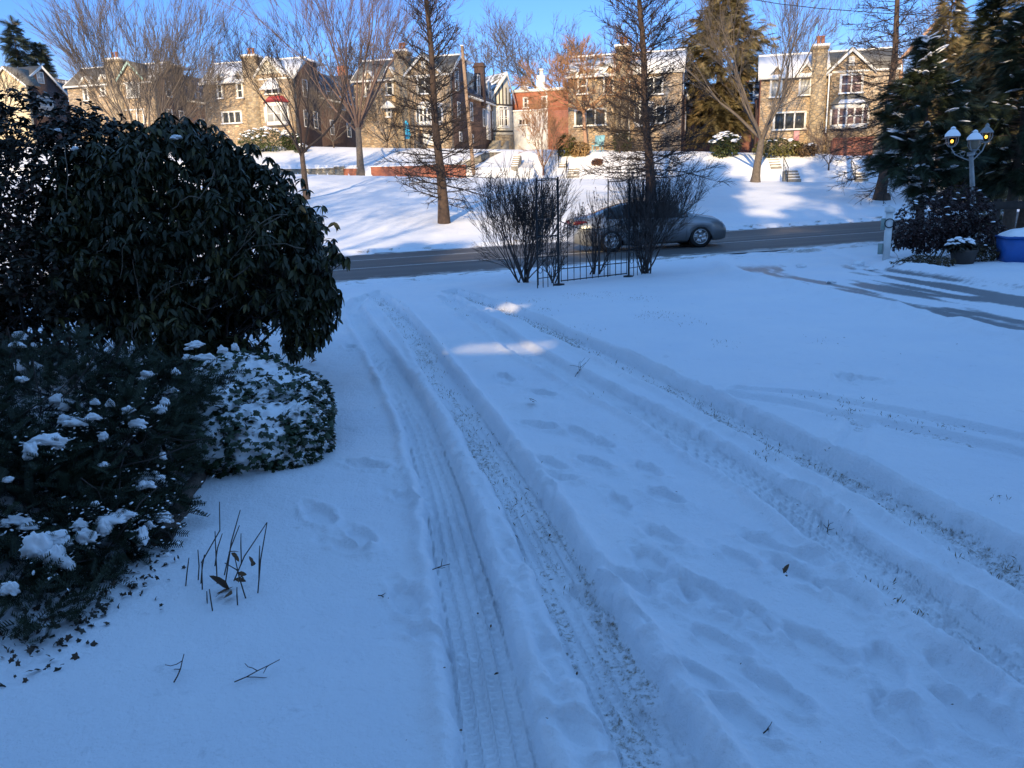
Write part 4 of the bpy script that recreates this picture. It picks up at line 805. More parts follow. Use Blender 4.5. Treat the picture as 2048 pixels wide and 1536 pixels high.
fan('bare_shrub', 455, 285, 'tangled bare bush in front of the red-bay house chimney', .5, .1, 10, 50, 2.0, dict(FANSP, lev=4, ang=25, kids1=6), BARK, TWIGR, group=None, cat='shrub', seed=19)
fan('bare_shrub', 350, 292, 'tall tangled bare bush between the two left twin houses', .5, .07, 11, 52, 2.1, dict(FANSP, lev=5, ang=26, kids1=5), BARK, TWIGG, group=None, cat='shrub', seed=61)
fan('bare_shrub', 668, 296, 'tangled grey bare bush against the dark brick flank of the red-bay house', .5, .07, 11, 52, 1.9, dict(FANSP, lev=5, ang=26, kids1=5), BARK, TWIGG, group=None, cat='shrub', seed=62)
fan('bare_tree', 410, 292, 'thin upright bare tree at the left corner of the red-bay house', 1.4, .08, 8, 34, 2.2, dict(FANSP, lev=5, ang=20), BARK, TWIGG, group=None, seed=63)
fan('bare_shrub', 1240, 306, 'dark bare bush before the chimney of the snowy-roofed house', .5, .07, 10, 50, 1.5, dict(FANSP, lev=4, ang=26, kids1=6), BARK, TWIG, group=None, cat='shrub', seed=64)
fan('bare_tree', 20, 0, 'bare dark branched tree at the far left edge before the cream house', 2.0, .14, 6, 48, 1.7, dict(FANSP, lev=4, ang=26), BARK, TWIG, base=aty(12, 265, 60)-np.array([0, 0, 1.5]), group=None, seed=20)
# big bare trees behind the houses
FAR = [(825, 92, 30, 11), (995, 84, 31, 12.5), (1098, 84, 31, 13), (1185, 95, 32, 11), (1610, 95, 24, 9), (690, 120, 30, 9), (1900, 60, 22, 11)]
FL = ['tall bare tree behind the brown slate roof, half hidden by the left conical tree', 'tall forked bare tree on the skyline just right of the leaning pole', 'tall bare round-crowned tree on the skyline above the red brick house', 'tall bare tree on the skyline left of the snowy roof chimney', 'bare tree behind the chimney of the far right twin house', 'bare tree behind the brick row between the two left-centre houses', 'bare tree behind the big evergreens at the upper right']
for i, ((px, ptop, dY, hh), lb) in enumerate(zip(FAR, FL)):
    RNG = np.random.default_rng(40+i); Y = 72+dY; P = aty(px, 250, Y); P[2] = float(H(P[0], P[1])); top = aty(px, ptop-38, Y)[2]-P[2]
    s = top/13.5
    fan('bare_tree', 0, 0, lb, 4.6*s, .34*s, 6, 42, 3.3*s, dict(OAKSP, rmin=.018), BARKG, TWIGG, base=P, group='tall bare trees on the skyline')
for x, y, lb, sd_ in ((-22, 1, 'bare tree out of frame on the left, its twig shadows on the far bank', 71), (-17, -6, 'second bare tree out of frame on the left, nearer the house', 72)): fan('shade_tree', 0, 0, lb, 7.5, .32, 7, 40, 4.4, dict(OAKSP, rmin=.014), BARKG, TWIGG, base=(x, y, 0), group=None, seed=sd_)
RNG = np.random.default_rng(99)
# ---------------------------------------------------------------- evergreens
NEEDLE = leaf_mat('needle_dark', (.013, .023, .014), (.042, .056, .026), .6, 1.4)
NEEDLEO = leaf_mat('needle_olive', (.075, .068, .034), (.20, .165, .08), .65, .8, (.28, .19, .10))
NEEDLEB = leaf_mat('needle_bluegreen', (.018, .032, .03), (.05, .07, .055), .55, .7)
def frond(n=9, w=.035, droop=.25):
    """drooping conifer spray about 1 long along x: a rib with narrow leaflets both sides"""
    V = []; F = []
    for i in range(n):
        f = (i+.6)/n; x = f; z = -droop*f*f; ln = .42*math.sin(math.pi*min(1, .18+f*.85))+.06
        for k in (-1, 1):
            j = len(V); V += [(x-.05, 0, z), (x+.05, 0, z), (x+.06+ln*.55, k*ln*.75, z-.10*ln-droop*.3*ln)]; F.append((j, j+1, j+2))
    j = len(V); V += [(0, -w*.5, 0), (0, w*.5, 0), (1.05, 0, -droop*1.1)]; F.append((j, j+1, j+2))
    return np.array(V), np.array(F)
FV, FF = frond()
def blob(n=1):
    """small lumpy disc of snow"""
    a = np.arange(8)/8*2*math.pi; V = [(0, 0, .42)]
    for r, z in ((.6, .36), (1., .0), (.75, -.14)): V += [(r*math.cos(t), r*math.sin(t), z) for t in a]
    F = [(0, 1+j, 1+(j+1) % 8, 1+(j+1) % 8) for j in range(8)]
    for k in range(2): F += [(1+k*8+j, 9+k*8+j, 9+k*8+(j+1) % 8, 1+k*8+(j+1) % 8) for j in range(8)]
    return np.array(V), np.array(F)
SV, SF = blob()
def conifer(base, label, hgt, rad, r0, mt, nb=220, fl=(.45, .8), snow=0, z0=.1, prof=None, droop=-.15, per=34, name='evergreen_tree', cat='tree', lean=(0, 0), clip=None, group=None, bark=None, snm=1.0):
    r = thing(name, tuple(base), label, cat, 0, group)
    z = np.linspace(-.3, hgt, 9); P = np.stack([lean[0]*z+.05*np.sin(z*.7), lean[1]*z+.05*np.cos(z*.8), z], 1); MB().tubes([(P, flare(P, r0, .02))], 9).build('trunk', bark or BARK, r, True)
    prof = prof or (lambda f: (1-f)**.8*(.55+.45*min(1, f*5)))
    br = []; T = []; D = []; ST = []; a = 0
    for i in range(nb):
        f = z0+(1-z0)*(i+RNG.uniform(0, 1))/nb; a += 2.399+RNG.normal()*.3; L_ = max(.15, rad*prof(f)*RNG.uniform(.62, 1.12)); zz = f*hgt
        if clip and clip(a, f): continue
        el = droop+.55*f+RNG.normal()*.12; d = np.array([math.cos(a)*math.cos(el), math.sin(a)*math.cos(el), math.sin(el)])
        p = np.array([np.interp(zz, z, P[:, 0]), np.interp(zz, z, P[:, 1]), zz]); B, R, _ = limb(p, d, L_, .012+.03*(1-f)*L_/rad, .006, 6, .07, -.02); br.append((B, R))
        m = max(5, int(per*L_/rad+6)); g = RNG.uniform(.22, 1, m)**.75*5*.999; j = g.astype(int); b = B[j]+(B[j+1]-B[j])*(g-j)[:, None]
        T.append(b+RNG.normal(size=(m, 3))*.05*L_); yaw = a+RNG.normal(size=m)*.75; pit = -el+.35+RNG.normal(size=m)*.35; D.append(np.stack([yaw, pit, RNG.normal(size=m)*.5], 1))
        if snow and RNG.random() < snow:
            k = RNG.integers(1, 4)
            for q in range(k): gg = RNG.uniform(2.2, 4.9); jj = int(gg); ST.append((B[jj]+(B[jj+1]-B[jj])*(gg-jj)+np.array([RNG.normal()*.06, RNG.normal()*.06, .05]), a, el))
    T = np.vstack(T); D = np.vstack(D); m = len(T)
    MB().tubes(br, 4).build('limbs', bark or BARK, r, True)
    c = MB(); c.stamps(FV, FF, rots(D[:, 0], D[:, 1], D[:, 2]), T, RNG.uniform(fl[0], fl[1], m)); c.build('crown', mt, r)
    if ST:
        q = len(ST); c = MB(); A = rots(np.array([s[1] for s in ST]), -np.array([s[2] for s in ST])+RNG.normal(size=q)*.2, RNG.normal(size=q)*.25); A = A*np.array([1.7, .55, .55])[None, None, :]
        c.stamps(SV, SF, A, np.array([s[0] for s in ST])+[0, 0, .03], RNG.uniform(.06, .17, q)*snm); o = c.build('snow', SNOW, r, True); o['kind'] = 'stuff'
    return r
def at(px, py, Y, dz=0): P = aty(px, py, Y); P[2] = float(H(P[0], P[1]))+dz; return P
# far skyline conifers
P = at(48, 200, 98); conifer(P, 'dark ragged conifer on the skyline above the far left house', aty(48, 48, 98)[2]-P[2], 3.4, .3, NEEDLEB, 90, (.7, 1.4), z0=.3, per=22, prof=lambda f: (1-f)**.6*(.6+.4*math.sin(f*25)))
P = at(92, 200, 100); conifer(P, 'smaller dark conifer on the skyline right of the taller far left one', aty(92, 86, 100)[2]-P[2], 3.0, .25, NEEDLEB, 80, (.7, 1.3), z0=.3, per=22, group=None)
# olive-brown evergreen between the right houses
P = at(1438, 200, 70); ht = aty(1445, -45, 70)[2]-P[2]
conifer(P, 'huge olive-brown evergreen between the two right twin houses', ht, 4.4, .4, NEEDLEO, 250, (.55, 1.05), z0=.12, per=34, droop=-.1, prof=lambda f: (.78+.22*math.sin(f*14))*(1.02-f**4)*(.5+.5*min(1, f*2.2)))
# shade trees behind the camera
SH = [(-5.0, -13, 25, 5.0, 'tall evergreen behind the viewpoint, nearest the house, shading the bank'), (1.5, -15, 25, 5.5, 'second tall evergreen behind the viewpoint, right of the first'), (8.5, -14, 16.5, 5.0, 'broad evergreen behind the viewpoint on the right, shading the drive'), (-14.5, -12, 13.0, 4.2, 'shorter evergreen behind the viewpoint on the left, shading the road')]
for x, y, hh, rr, lb in SH: conifer((x, y, 0), lb, hh, rr, .35, NEEDLE, 170 if x == -5 else 110, (1.0, 1.8), z0=.42 if x == -5 else .1, per=17, name='shade_tree', prof=lambda f: (1-f)**.42*(.7+.3*math.sin(f*23)))
# ================================================================== FOREGROUND SHRUBS on the left, litter, stems
RHODO = leaf_mat('rhododendron_leaf', (.014, .018, .008), (.034, .037, .014), .45, 2.2, (.10, .085, .025))
HOLLY = leaf_mat('shrub_leaf_dark', (.016, .016, .010), (.04, .032, .018), .45, 2.0, (.08, .03, .022))
YEW = leaf_mat('yew_needle', (.007, .013, .008), (.032, .045, .022), .6, 5)
IVY = leaf_mat('ivy_leaf', (.012, .026, .012), (.03, .05, .02), .4, 5)
DRY = leaf_mat('dry_leaf', (.05, .028, .015), (.14, .075, .035), .7, 8)
STEM = mat('dead_stem', (.045, .035, .028), .85, var=.3)
def leaf_shape(w=.36, fold=.12, droop=.22):
    """leaf of unit length along x, folded at the midrib and drooping"""
    V = []; 
    for f, h in ((0, .05), (.3, w*.5), (.6, w*.46), (.85, w*.26), (1, .0)):
        z = -droop*f*f; V += [(f, h, z+fold*h), (f, 0, z), (f, -h, z+fold*h)]
    F = []
    for i in range(4): a = 3*i; F += [(a, a+1, a+4, a+3), (a+1, a+2, a+5, a+4)]
    return np.array(V), np.array(F)
def ell_points(n, ells, rlo=.8, rhi=1.0, zmin=None, seed=None, keep=None, lumpy=.16):
    """random points with outward normals near the skin of a union of ellipsoids (c, r)"""
    P = []; Nn = []; vol = np.array([e[1][0]*e[1][1]+e[1][1]*e[1][2]+e[1][0]*e[1][2] for e in ells]); pick = RNG.choice(len(ells), size=int(n*1.9), p=vol/vol.sum())
    C = np.array([e[0] for e in ells]); Rr = np.array([e[1] for e in ells]); u = RNG.normal(size=(len(pick), 3)); u /= np.linalg.norm(u, axis=1, keepdims=True); f = RNG.uniform(rlo, rhi, (len(pick), 1))
    lump = 1+lumpy*(fbm(u[:, 0]*4+pick*3+9, u[:, 2]*4+u[:, 1]*3+9, 7, 3)-.5)[:, None]*2
    p = C[pick]+u*Rr[pick]*f*lump; nn = u/Rr[pick]; nn /= np.linalg.norm(nn, axis=1, keepdims=True)
    ok = np.ones(len(p), bool)
    for i in range(len(ells)): q = ((p-C[i])/Rr[i]); ok &= ~(((q*q).sum(1) < (rlo*.86)**2) & (pick != i))
    if zmin is not None: ok &= p[:, 2] > zmin
    if keep is not None: ok &= keep(p)
    return p[ok][:n], nn[ok][:n]
def whorls(pts, nrm, k, size, mb, LV, LF, upb=.45, tilt=(-.5, .5), spread=1.0):
    """rosettes of leaves round shoot tips"""
    T = []; A = []; S = []
    d = nrm+np.array([0, 0, upb]); d /= np.linalg.norm(d, axis=1, keepdims=True); m = len(pts)
    yaw0 = np.arctan2(d[:, 1], d[:, 0]); lean = np.arccos(np.clip(d[:, 2], -1, 1))
    for i in range(k):
        y = yaw0+2*math.pi*i/k+RNG.normal(size=m)*.25; pit = RNG.uniform(*tilt, m)+lean*np.cos(2*math.pi*i/k)*.5
        T.append(pts+RNG.normal(size=(m, 3))*size*.06); A.append(np.stack([y, pit, RNG.normal(size=m)*.35], 1)); S.append(size*RNG.uniform(.65, 1.15, m))
    T = np.vstack(T); A = np.vstack(A); mb.stamps(LV, LF, rots(A[:, 0], A[:, 1], A[:, 2]), T, np.concatenate(S)); return mb
def shrub_stems(root, ells, n, r0, mb, base_spread=.25, twig=6):
    out = []
    for i in range(n):
        e = ells[i % len(ells)]; a = np.array(root)+np.array([RNG.normal()*base_spread, RNG.normal()*base_spread, 0]); u = RNG.normal(size=3); u[2] = abs(u[2])+.2; u = unit(u)
        b = np.array(e[0])+u*np.array(e[1])*.9; mid = (a+b)/2+RNG.normal(size=3)*.15*np.linalg.norm(b-a); t = np.linspace(0, 1, 7)[:, None]
        P = (1-t)**2*a+2*t*(1-t)*mid+t*t*b; out.append((P, np.linspace(r0, r0*.25, 7)))
        for q in range(twig): j = RNG.integers(2, 6); Q, R, _ = limb(P[j], unit(P[j]-np.array(e[0])+RNG.normal(size=3)*.3), RNG.uniform(.2, .5), r0*.3, .0025, 5, .2, .02); out.append((Q, R))
    mb.tubes(out, 5)
def C(px, py, Y): return aty(px, py, Y)
RNG = np.random.default_rng(5)
# rhododendron: the big rounded shrub right of the dark one
k = 7/1600.
RE = [(C(370, 500, 7.2), (1.05, .95, .98)), (C(480, 520, 6.8), (.66, .7, .62)), (C(560, 560, 6.6), (.42, .5, .48)), (C(300, 400, 7.5), (.75, .8, .62)), (C(420, 640, 6.4), (.6, .5, .30)), (C(600, 640, 6.5), (.24, .3, .22)), (C(400, 350, 7.0), (.5, .6, .36)), (C(330, 330, 7.3), (.5, .6, .4))]
r = thing('rhododendron', tuple(C(400, 700, 7.0)*[1, 1, 0]), 'big rounded rhododendron with drooping leaf clusters, dark against the sunlit bank', 'shrub')
r0_ = np.array(r.location)
LV, LF = leaf_shape(.34, .2, .35); m = MB(); e2 = [(np.array(c)-r0_, rr) for c, rr in RE]
gap = lambda p: fbm(p[:, 0]*2.3+5, p[:, 2]*2.6+p[:, 1], 12, 3) > .32
p_, n_ = ell_points(3300, e2, .80, 1.07, keep=gap, lumpy=.40); whorls(p_, n_, 8, .092, m, LV, LF, .5, (.1, .95)); p_, n_ = ell_points(420, e2, .95, 1.06, lumpy=.42); whorls(p_, n_, 7, .075, m, LV, LF, .6, (-.2, .9)); p_, n_ = ell_points(1300, e2, .45, .85, keep=gap); whorls(p_, n_, 6, .085, m, LV, LF, .5, (.2, 1.0))
ex = []                                                                  # loose sprays that stick out on the right
for px, py, Y in ((668, 490, 6.5), (686, 515, 6.45), (672, 508, 6.5), (655, 550, 6.4), (668, 600, 6.4), (640, 560, 6.5), (648, 625, 6.4), (622, 690, 6.3), (635, 475, 6.6), (622, 455, 6.6), (600, 425, 6.7), (560, 392, 6.8), (520, 345, 7), (470, 305, 7.1), (612, 660, 6.3), (590, 700, 6.3), (640, 520, 6.4), (655, 575, 6.4), (630, 600, 6.4), (600, 600, 6.4)): ex += [C(px+RNG.normal()*5, py+RNG.normal()*5, Y)-r0_ for _ in range(3)]
ex = np.array(ex); whorls(ex, np.tile([.5, -.3, .5], (len(ex), 1)), 8, .095, m, LV, LF, .3, (.3, 1.2)); m.build('leaves', RHODO, r)
m = MB(); shrub_stems((0, 0, 0), e2, 26, .018, m, .2, 7); cs = []
for q in ex: a = np.array(e2[2][0])+RNG.normal(size=3)*.1; t = np.linspace(0, 1, 5)[:, None]; cs.append((a*(1-t)+q*t+np.array([0, 0, -.08])*np.sin(t*math.pi), np.linspace(.006, .003, 5)))
m.tubes(cs, 4); m.build('stems', TWIGD, r)
m = MB(); vs = []
for (x0, y0, x1, y1, bow) in ((130, 290, 135, 400, 6), (135, 300, 105, 290, 2), (290, 300, 275, 350, 3), (300, 305, 290, 340, 2), (430, 340, 395, 400, -4), (400, 395, 345, 420, 5), (320, 560, 475, 590, -22), (470, 590, 300, 605, 18), (560, 430, 460, 520, 4), (575, 430, 500, 470, 6), (250, 480, 240, 560, 4), (345, 470, 420, 430, -3), (280, 600, 265, 520, 3), (480, 500, 520, 430, 3), (610, 500, 470, 510, 8), (220, 480, 180, 540, 3)):
    a_ = C(x0, y0, 6.2); b_ = C(x1, y1, 6.1); t = np.linspace(0, 1, 8)[:, None]; off_ = (C(x0, y0-bow*2, 6.2)-a_)*np.sin(t*math.pi); vs.append((a_*(1-t)+b_*t+off_+RNG.normal(size=(8, 3))*.006-r0_, np.linspace(.0042, .0025, 8)))
m.tubes(vs, 4); m.build('vines', mat('vine_stem', (.13, .10, .075), .85, var=.3), r)
# dark small-leaved shrub filling the left edge
DE = [(C(90, 400, 7.8), (1.15, 1.0, .95)), (C(-60, 480, 7.6), (1.2, 1.0, 1.2)), (C(210, 420, 7.6), (.75, .7, .78)), (C(150, 560, 7.2), (.75, .55, .5)), (C(40, 590, 6.6), (.8, .6, .55)), (C(-200, 520, 7.4), (1.1, 1.0, 1.1))]
r = thing('dark_shrub', tuple(C(80, 690, 7.5)*[1, 1, 0]), 'dense dark reddish-leaved shrub filling the left edge beside the rhododendron', 'shrub'); r0_ = np.array(r.location)
LV2, LF2 = leaf_shape(.5, .2, .15); m = MB(); e2 = [(np.array(c)-r0_, rr) for c, rr in DE]; gap = lambda p: fbm(p[:, 0]*2.7+1, p[:, 2]*3+p[:, 1], 19, 3) > .30
p_, n_ = ell_points(5600, e2, .84, 1.05, keep=gap); whorls(p_, n_, 7, .062, m, LV2, LF2, .4, (-.5, .7)); p_, n_ = ell_points(2600, e2, .5, .86, keep=gap); whorls(p_, n_, 6, .066, m, LV2, LF2, .4, (-.4, .8)); m.build('leaves', HOLLY, r)
m = MB(); shrub_stems((0, 0, 0), e2, 24, .016, m, .5, 7); m.build('stems', TWIGD, r)
# yew in front, carrying lumps of snow
def yew_spray(n=13):
    V = []; F = []
    for i in range(n):
        x = .05+.93*i/n
        for q, (sy, sz) in enumerate(((-1, .15), (1, .15), (.35*(-1)**i, .9))):
            j = len(V); ln = .20*(1-.35*(i/n)**2); dx = ln*.55; V += [(x-.022, 0, 0), (x+.022, 0, 0), (x+dx+.012, sy*ln*.85, sz*ln), (x+dx-.016, sy*ln*.85, sz*ln*.95)]; F.append((j, j+1, j+2, j+3))
    j = len(V); V += [(0, -.014, 0), (0, .014, 0), (1.02, .006, .01), (1.02, -.006, .01)]; F.append((j, j+1, j+2, j+3)); return np.array(V), np.array(F)
YV, YF = yew_spray()
YE = [(C(120, 820, 4.6), (.66, .6, .42)), (C(250, 890, 4.15), (.36, .4, .30)), (C(60, 1010, 3.7), (.55, .5, .36)), (C(200, 1070, 3.5), (.26, .34, .22)), (C(20, 1160, 3.2), (.42, .4, .24)), (C(290, 790, 4.7), (.36, .4, .22)), (C(-150, 980, 3.8), (.6, .6, .6)), (C(150, 1180, 3.2), (.2, .25, .15)), (C(70, 1225, 2.95), (.34, .3, .16))]
r = thing('yew_shrub', tuple(C(100, 1100, 4.0)*[1, 1, 0]), 'dark needled yew shrub with lumps of snow on its boughs at lower left', 'shrub'); r0_ = np.array(r.location); e2 = [(np.array(c)-r0_, rr) for c, rr in YE]
m = MB()
for n_k, lo, hi, sc0 in ((3400, .84, 1.12, .115), (2600, .5, .86, .14)):
    p_, n_ = ell_points(n_k, e2, lo, hi, zmin=.03); d = n_+RNG.normal(size=n_.shape)*.45; d[:, 2] += .05; yaw = np.arctan2(d[:, 1], d[:, 0]); pit = -np.arctan2(d[:, 2], np.hypot(d[:, 0], d[:, 1]))*.7+.15
    m.stamps(YV, YF, rots(yaw, pit, RNG.normal(size=len(p_))*.5), p_-d*.03, sc0*RNG.uniform(.55, 1.15, len(p_)))
tw = np.array([C(420, 770, 4.5), C(440, 765, 4.5), C(400, 775, 4.5), C(470, 758, 4.5), C(415, 800, 4.4), C(355, 980, 3.9), C(375, 1000, 3.8), C(395, 1010, 3.8), C(330, 1010, 3.8), C(300, 1000, 3.8), C(315, 1060, 3.6), C(290, 1090, 3.5), C(345, 940, 4), C(230, 1245, 3.0), C(190, 1230, 3.0), C(250, 1160, 3.2)])-r0_
for q in range(7): m.stamps(YV, YF, rots(RNG.normal(-.4, .5, len(tw)), RNG.normal(.0, .25, len(tw)), RNG.normal(0, .4, len(tw))), tw-np.array([.08, 0, 0])+RNG.normal(size=tw.shape)*.03, RNG.uniform(.1, .15, len(tw)))
LUMPS = ((75, 1095, 26, 40), (118, 1120, 26, 34), (300, 958, 30, 18), (222, 1040, 28, 14), (172, 1075, 18, 22), (92, 880, 34, 14), (112, 885, 20, 14), (155, 845, 24, 12), (275, 848, 18, 12), (285, 1078, 12, 24), (325, 1035, 18, 14), (35, 1042, 26, 12), (245, 1030, 24, 10), (130, 840, 12, 14))
for lx, ly, lw, lh in LUMPS:
    k = 11; q = np.array([C(lx+RNG.normal()*lw*.9, ly+lh*.55+RNG.normal()*lh*.5, 3.35+1.15*(1120-ly)/300 if ly > 800 else 4.3)-r0_+np.array([0, -.10, 0]) for _ in range(k)]); m.stamps(YV, YF, rots(RNG.normal(-1.2, .8, k), RNG.normal(-.15, .35, k), RNG.normal(0, .5, k)), q, RNG.uniform(.09, .14, k))
m.build('foliage', YEW, r); m = MB(); shrub_stems((0, .3, 0), e2, 22, .014, m, .3, 6); m.build('stems', TWIGD, r)
def snow_lump(px, py, w, h, ells, seed=0, flat=.55, push=0.):
    """lumpy pillow of snow lying on the front of the shrub where the ray meets it"""
    d = ray(px, py); best = None
    for c, rr in ells:
        o = (ORG-np.array(c))/np.array(rr); v = d/np.array(rr); a = v@v; b_ = 2*o@v; c_ = o@o-1.0; D = b_*b_-4*a*c_
        if D > 0: t = (-b_-math.sqrt(D))/(2*a); best = t if best is None else min(best, t)
    if best is None: best = min(np.linalg.norm(np.array(c)-ORG) for c, rr in ells)/np.linalg.norm(d)
    P = ORG+d*(best+.012-push); s_ = best/FPX; wx, wz = w*s_, h*s_
    n1, n2 = 30, 17; th = np.linspace(0, 2*math.pi, n1, endpoint=False); ph = np.linspace(-math.pi/2, math.pi/2, n2); T, Q = np.meshgrid(th, ph); VV = []; FF_ = []; rg = np.random.default_rng(seed+500); F = np.array([(i*n1+j, i*n1+(j+1) % n1, (i+1)*n1+(j+1) % n1, (i+1)*n1+j) for i in range(n2-1) for j in range(n1)])
    x0 = np.cos(T)*np.cos(Q); y0 = np.sin(T)*np.cos(Q); z0 = np.sin(Q)
    for q in range(3):                                       # overlapping pillows with ragged hems
        f = 1 if q == 0 else rg.uniform(.45, .7); o = np.zeros(3) if q == 0 else np.array([rg.uniform(-.75, .75)*wx, rg.uniform(-.3, .2)*wx, rg.uniform(-.75, .1)*wz]); sd_ = seed*3+q
        lum = .35+1.25*fbm(x0*1.7+sd_*7+20, z0*1.7+y0*1.3+20, sd_, 4)+.55*(fbm(x0*5+sd_+40, z0*5+y0*4+40, sd_+5, 3)-.5)
        up = np.where(z0 > 0, .85, .55)
        VV.append(np.stack([x0*wx*lum*f, y0*max(wx*.6, wz*.55)*lum*f, z0*wz*lum*up*f-.45*wz*x0*x0*f*rg.uniform(-.3, 1.2)], -1).reshape(-1, 3)+o); FF_.append(F+q*n1*n2)
    V = np.vstack(VV); F = np.vstack(FF_)
    return V+P, np.array(F)
for i, (px, py, w, h) in enumerate(((75, 1095, 26, 40), (118, 1120, 26, 34), (100, 1078, 34, 18), (300, 958, 30, 18), (285, 972, 20, 14), (322, 968, 16, 9), (222, 1040, 28, 14), (245, 1030, 24, 10), (208, 1052, 14, 20), (172, 1075, 18, 22), (160, 1050, 14, 12), (92, 880, 34, 14), (62, 900, 12, 22), (112, 885, 20, 14), (155, 845, 24, 12), (185, 835, 16, 10), (130, 840, 12, 14), (113, 798, 14, 16), (128, 815, 12, 10), (295, 750, 14, 10), (190, 805, 10, 9), (220, 808, 9, 11), (257, 820, 11, 8), (275, 848, 18, 12), (320, 820, 14, 12), (330, 805, 10, 12), (285, 1078, 12, 24), (325, 1035, 18, 14), (300, 1050, 10, 9), (35, 1042, 26, 12), (55, 1052, 20, 9), (80, 845, 8, 10), (208, 930, 12, 6), (325, 912, 7, 9), (190, 1008, 9, 7), (335, 1110, 8, 5), (205, 875, 10, 12), (15, 960, 12, 7), (10, 1045, 10, 10), (45, 760, 14, 8), (35, 690, 14, 8), (20, 1180, 18, 20), (340, 780, 16, 9), (435, 765, 24, 7), (470, 760, 14, 6), (390, 690, 18, 8), (410, 715, 20, 10), (375, 715, 10, 7), (445, 700, 10, 10), (470, 695, 7, 9), (350, 745, 8, 9), (395, 715, 10, 6))):
    o = MB().add(*snow_lump(px, py, w, h, YE+[(C(430, 720, 5.6), (.4, .5, .2))], i)).build('snow_lump', SNOW, r, True); o.location = [-q for q in r.location]
dp = []
for lx, ly, lw, lh in LUMPS+((300, 965, 60, 40), (100, 870, 60, 30), (220, 1045, 70, 40), (180, 830, 60, 30), (330, 1060, 30, 30), (60, 1060, 50, 30), (120, 800, 40, 20), (280, 770, 40, 20)):
    for q in range(24): px, py = lx+RNG.normal()*lw*1.1, ly+RNG.normal()*lh*.9; v_, f_ = snow_lump(px, py, .5, .4, YE, 3); dp.append(v_.mean(0)-r0_) if abs(v_[:, 1].mean()) < 6 else None
dp = np.array(dp)+RNG.normal(size=(len(dp), 3))*.012; k = len(dp); o = MB().stamps(SV, SF, rots(RNG.uniform(0, 6, k), RNG.normal(size=k)*.3, RNG.normal(size=k)*.3)*np.array([1.4, .8, .6])[None, None], dp, RNG.uniform(.003, .009, k)).build('snow_dusting', SNOW, r, True); tag(o, kind='stuff')
# snow lodged in the rhododendron and the dark shrub
for nm, ells, pts, lab in (('rhododendron', RE, ((352, 275, 12, 5), (345, 262, 6, 4), (520, 720, 6, 8)), 0), ('dark_shrub', DE, ((150, 298, 8, 5), (115, 260, 7, 4), (40, 670, 12, 9), (68, 690, 6, 6)), 0)):
    pr = bpy.data.objects[nm]
    for i, q in enumerate(pts): o = MB().add(*snow_lump(*q, ells, 60+i)).build('snow_lump', SNOW, pr, True); o.location = [-q for q in pr.location]
# ivy mound under snow
def ivy_leaf():
    a = np.radians([0, 28, 55, 90, 125, 152, 180, 208, 235, 270, 305, 332]); rr = [1, .55, .8, .5, .75, .45, .3, .45, .75, .5, .8, .55]
    V = [(.25, 0, .06)]+[(.25+.55*q*math.cos(t), .55*q*math.sin(t), -.12*q*q) for t, q in zip(a, rr)]; F = [(0, 1+i, 1+(i+1) % 12) for i in range(12)]; return np.array(V), np.array(F)
IV, IF = ivy_leaf()
IE = [(C(525, 875, 5.0), (.38, .5, .24)), (C(555, 800, 5.5), (.30, .45, .21)), (C(460, 885, 4.85), (.28, .35, .20)), (C(605, 870, 5.0), (.17, .3, .24)), (C(480, 760, 5.7), (.36, .4, .2)), (C(430, 830, 5.1), (.26, .3, .22)), (C(575, 915, 4.8), (.2, .2, .12)), (C(625, 810, 5.3), (.12, .25, .16))]
r = thing('ivy_mound', tuple(C(530, 930, 5.0)*[1, 1, 0]), 'low mound of ivy leaves poking through snow beside the drive', 'ivy'); r0_ = np.array(r.location); e2 = [(np.array(c)-r0_, rr) for c, rr in IE]
m = MB()
for i, (c, rr) in enumerate(e2):
    n1, n2 = 72, 40; T, Q = np.meshgrid(np.linspace(0, 2*math.pi, n1, endpoint=False), np.linspace(-1.2, math.pi/2, n2)); x = np.cos(T)*np.cos(Q); y = np.sin(T)*np.cos(Q); z = np.sin(Q)
    lum = .82+.24*fbm(x*9+i*5+30, z*9+y*7+30, 7+i, 3)+.10*np.maximum(0, fbm(x*3+i+50, y*3+z*2+50, 3, 2)-.4)
    V = (np.stack([x, y, z], -1)*np.array(rr)*lum[..., None]+c).reshape(-1, 3); m.add(V, [(a*n1+b, a*n1+(b+1) % n1, (a+1)*n1+(b+1) % n1, (a+1)*n1+b) for a in range(n2-1) for b in range(n1)])
m.build('snow', SNOW, r, True); m = MB()
for n_k, lo, hi, keep in ((3600, .95, 1.09, lambda p: fbm(p[:, 0]*6+5, p[:, 2]*7+p[:, 1]*5+5, 3, 3)+.30*(p[:, 2]*-1.6+.55)+.5*np.maximum(0, p[:, 0]-.18)+.22*sst(.5, .66, p[:, 2]) > .29),):
    p_, n_ = ell_points(n_k, e2, lo, hi, .0, keep=keep); yaw = np.arctan2(n_[:, 1], n_[:, 0])+RNG.normal(size=len(p_))*.8; pit = .35+RNG.normal(size=len(p_))*.45
    m.stamps(IV, IF, rots(yaw, pit, RNG.normal(size=len(p_))*.4), p_, RNG.uniform(.035, .075, len(p_)))
    p_, n_ = ell_points(1300, e2, lo, hi, .0, keep=lambda p: (p[:, 0] > .26) | (p[:, 2] > .58)); yaw = np.arctan2(n_[:, 1], n_[:, 0])+RNG.normal(size=len(p_))*.8; m.stamps(IV, IF, rots(yaw, .3+RNG.normal(size=len(p_))*.45, RNG.normal(size=len(p_))*.4), p_, RNG.uniform(.035, .075, len(p_)))
m.build('leaves', IVY, r); st = []
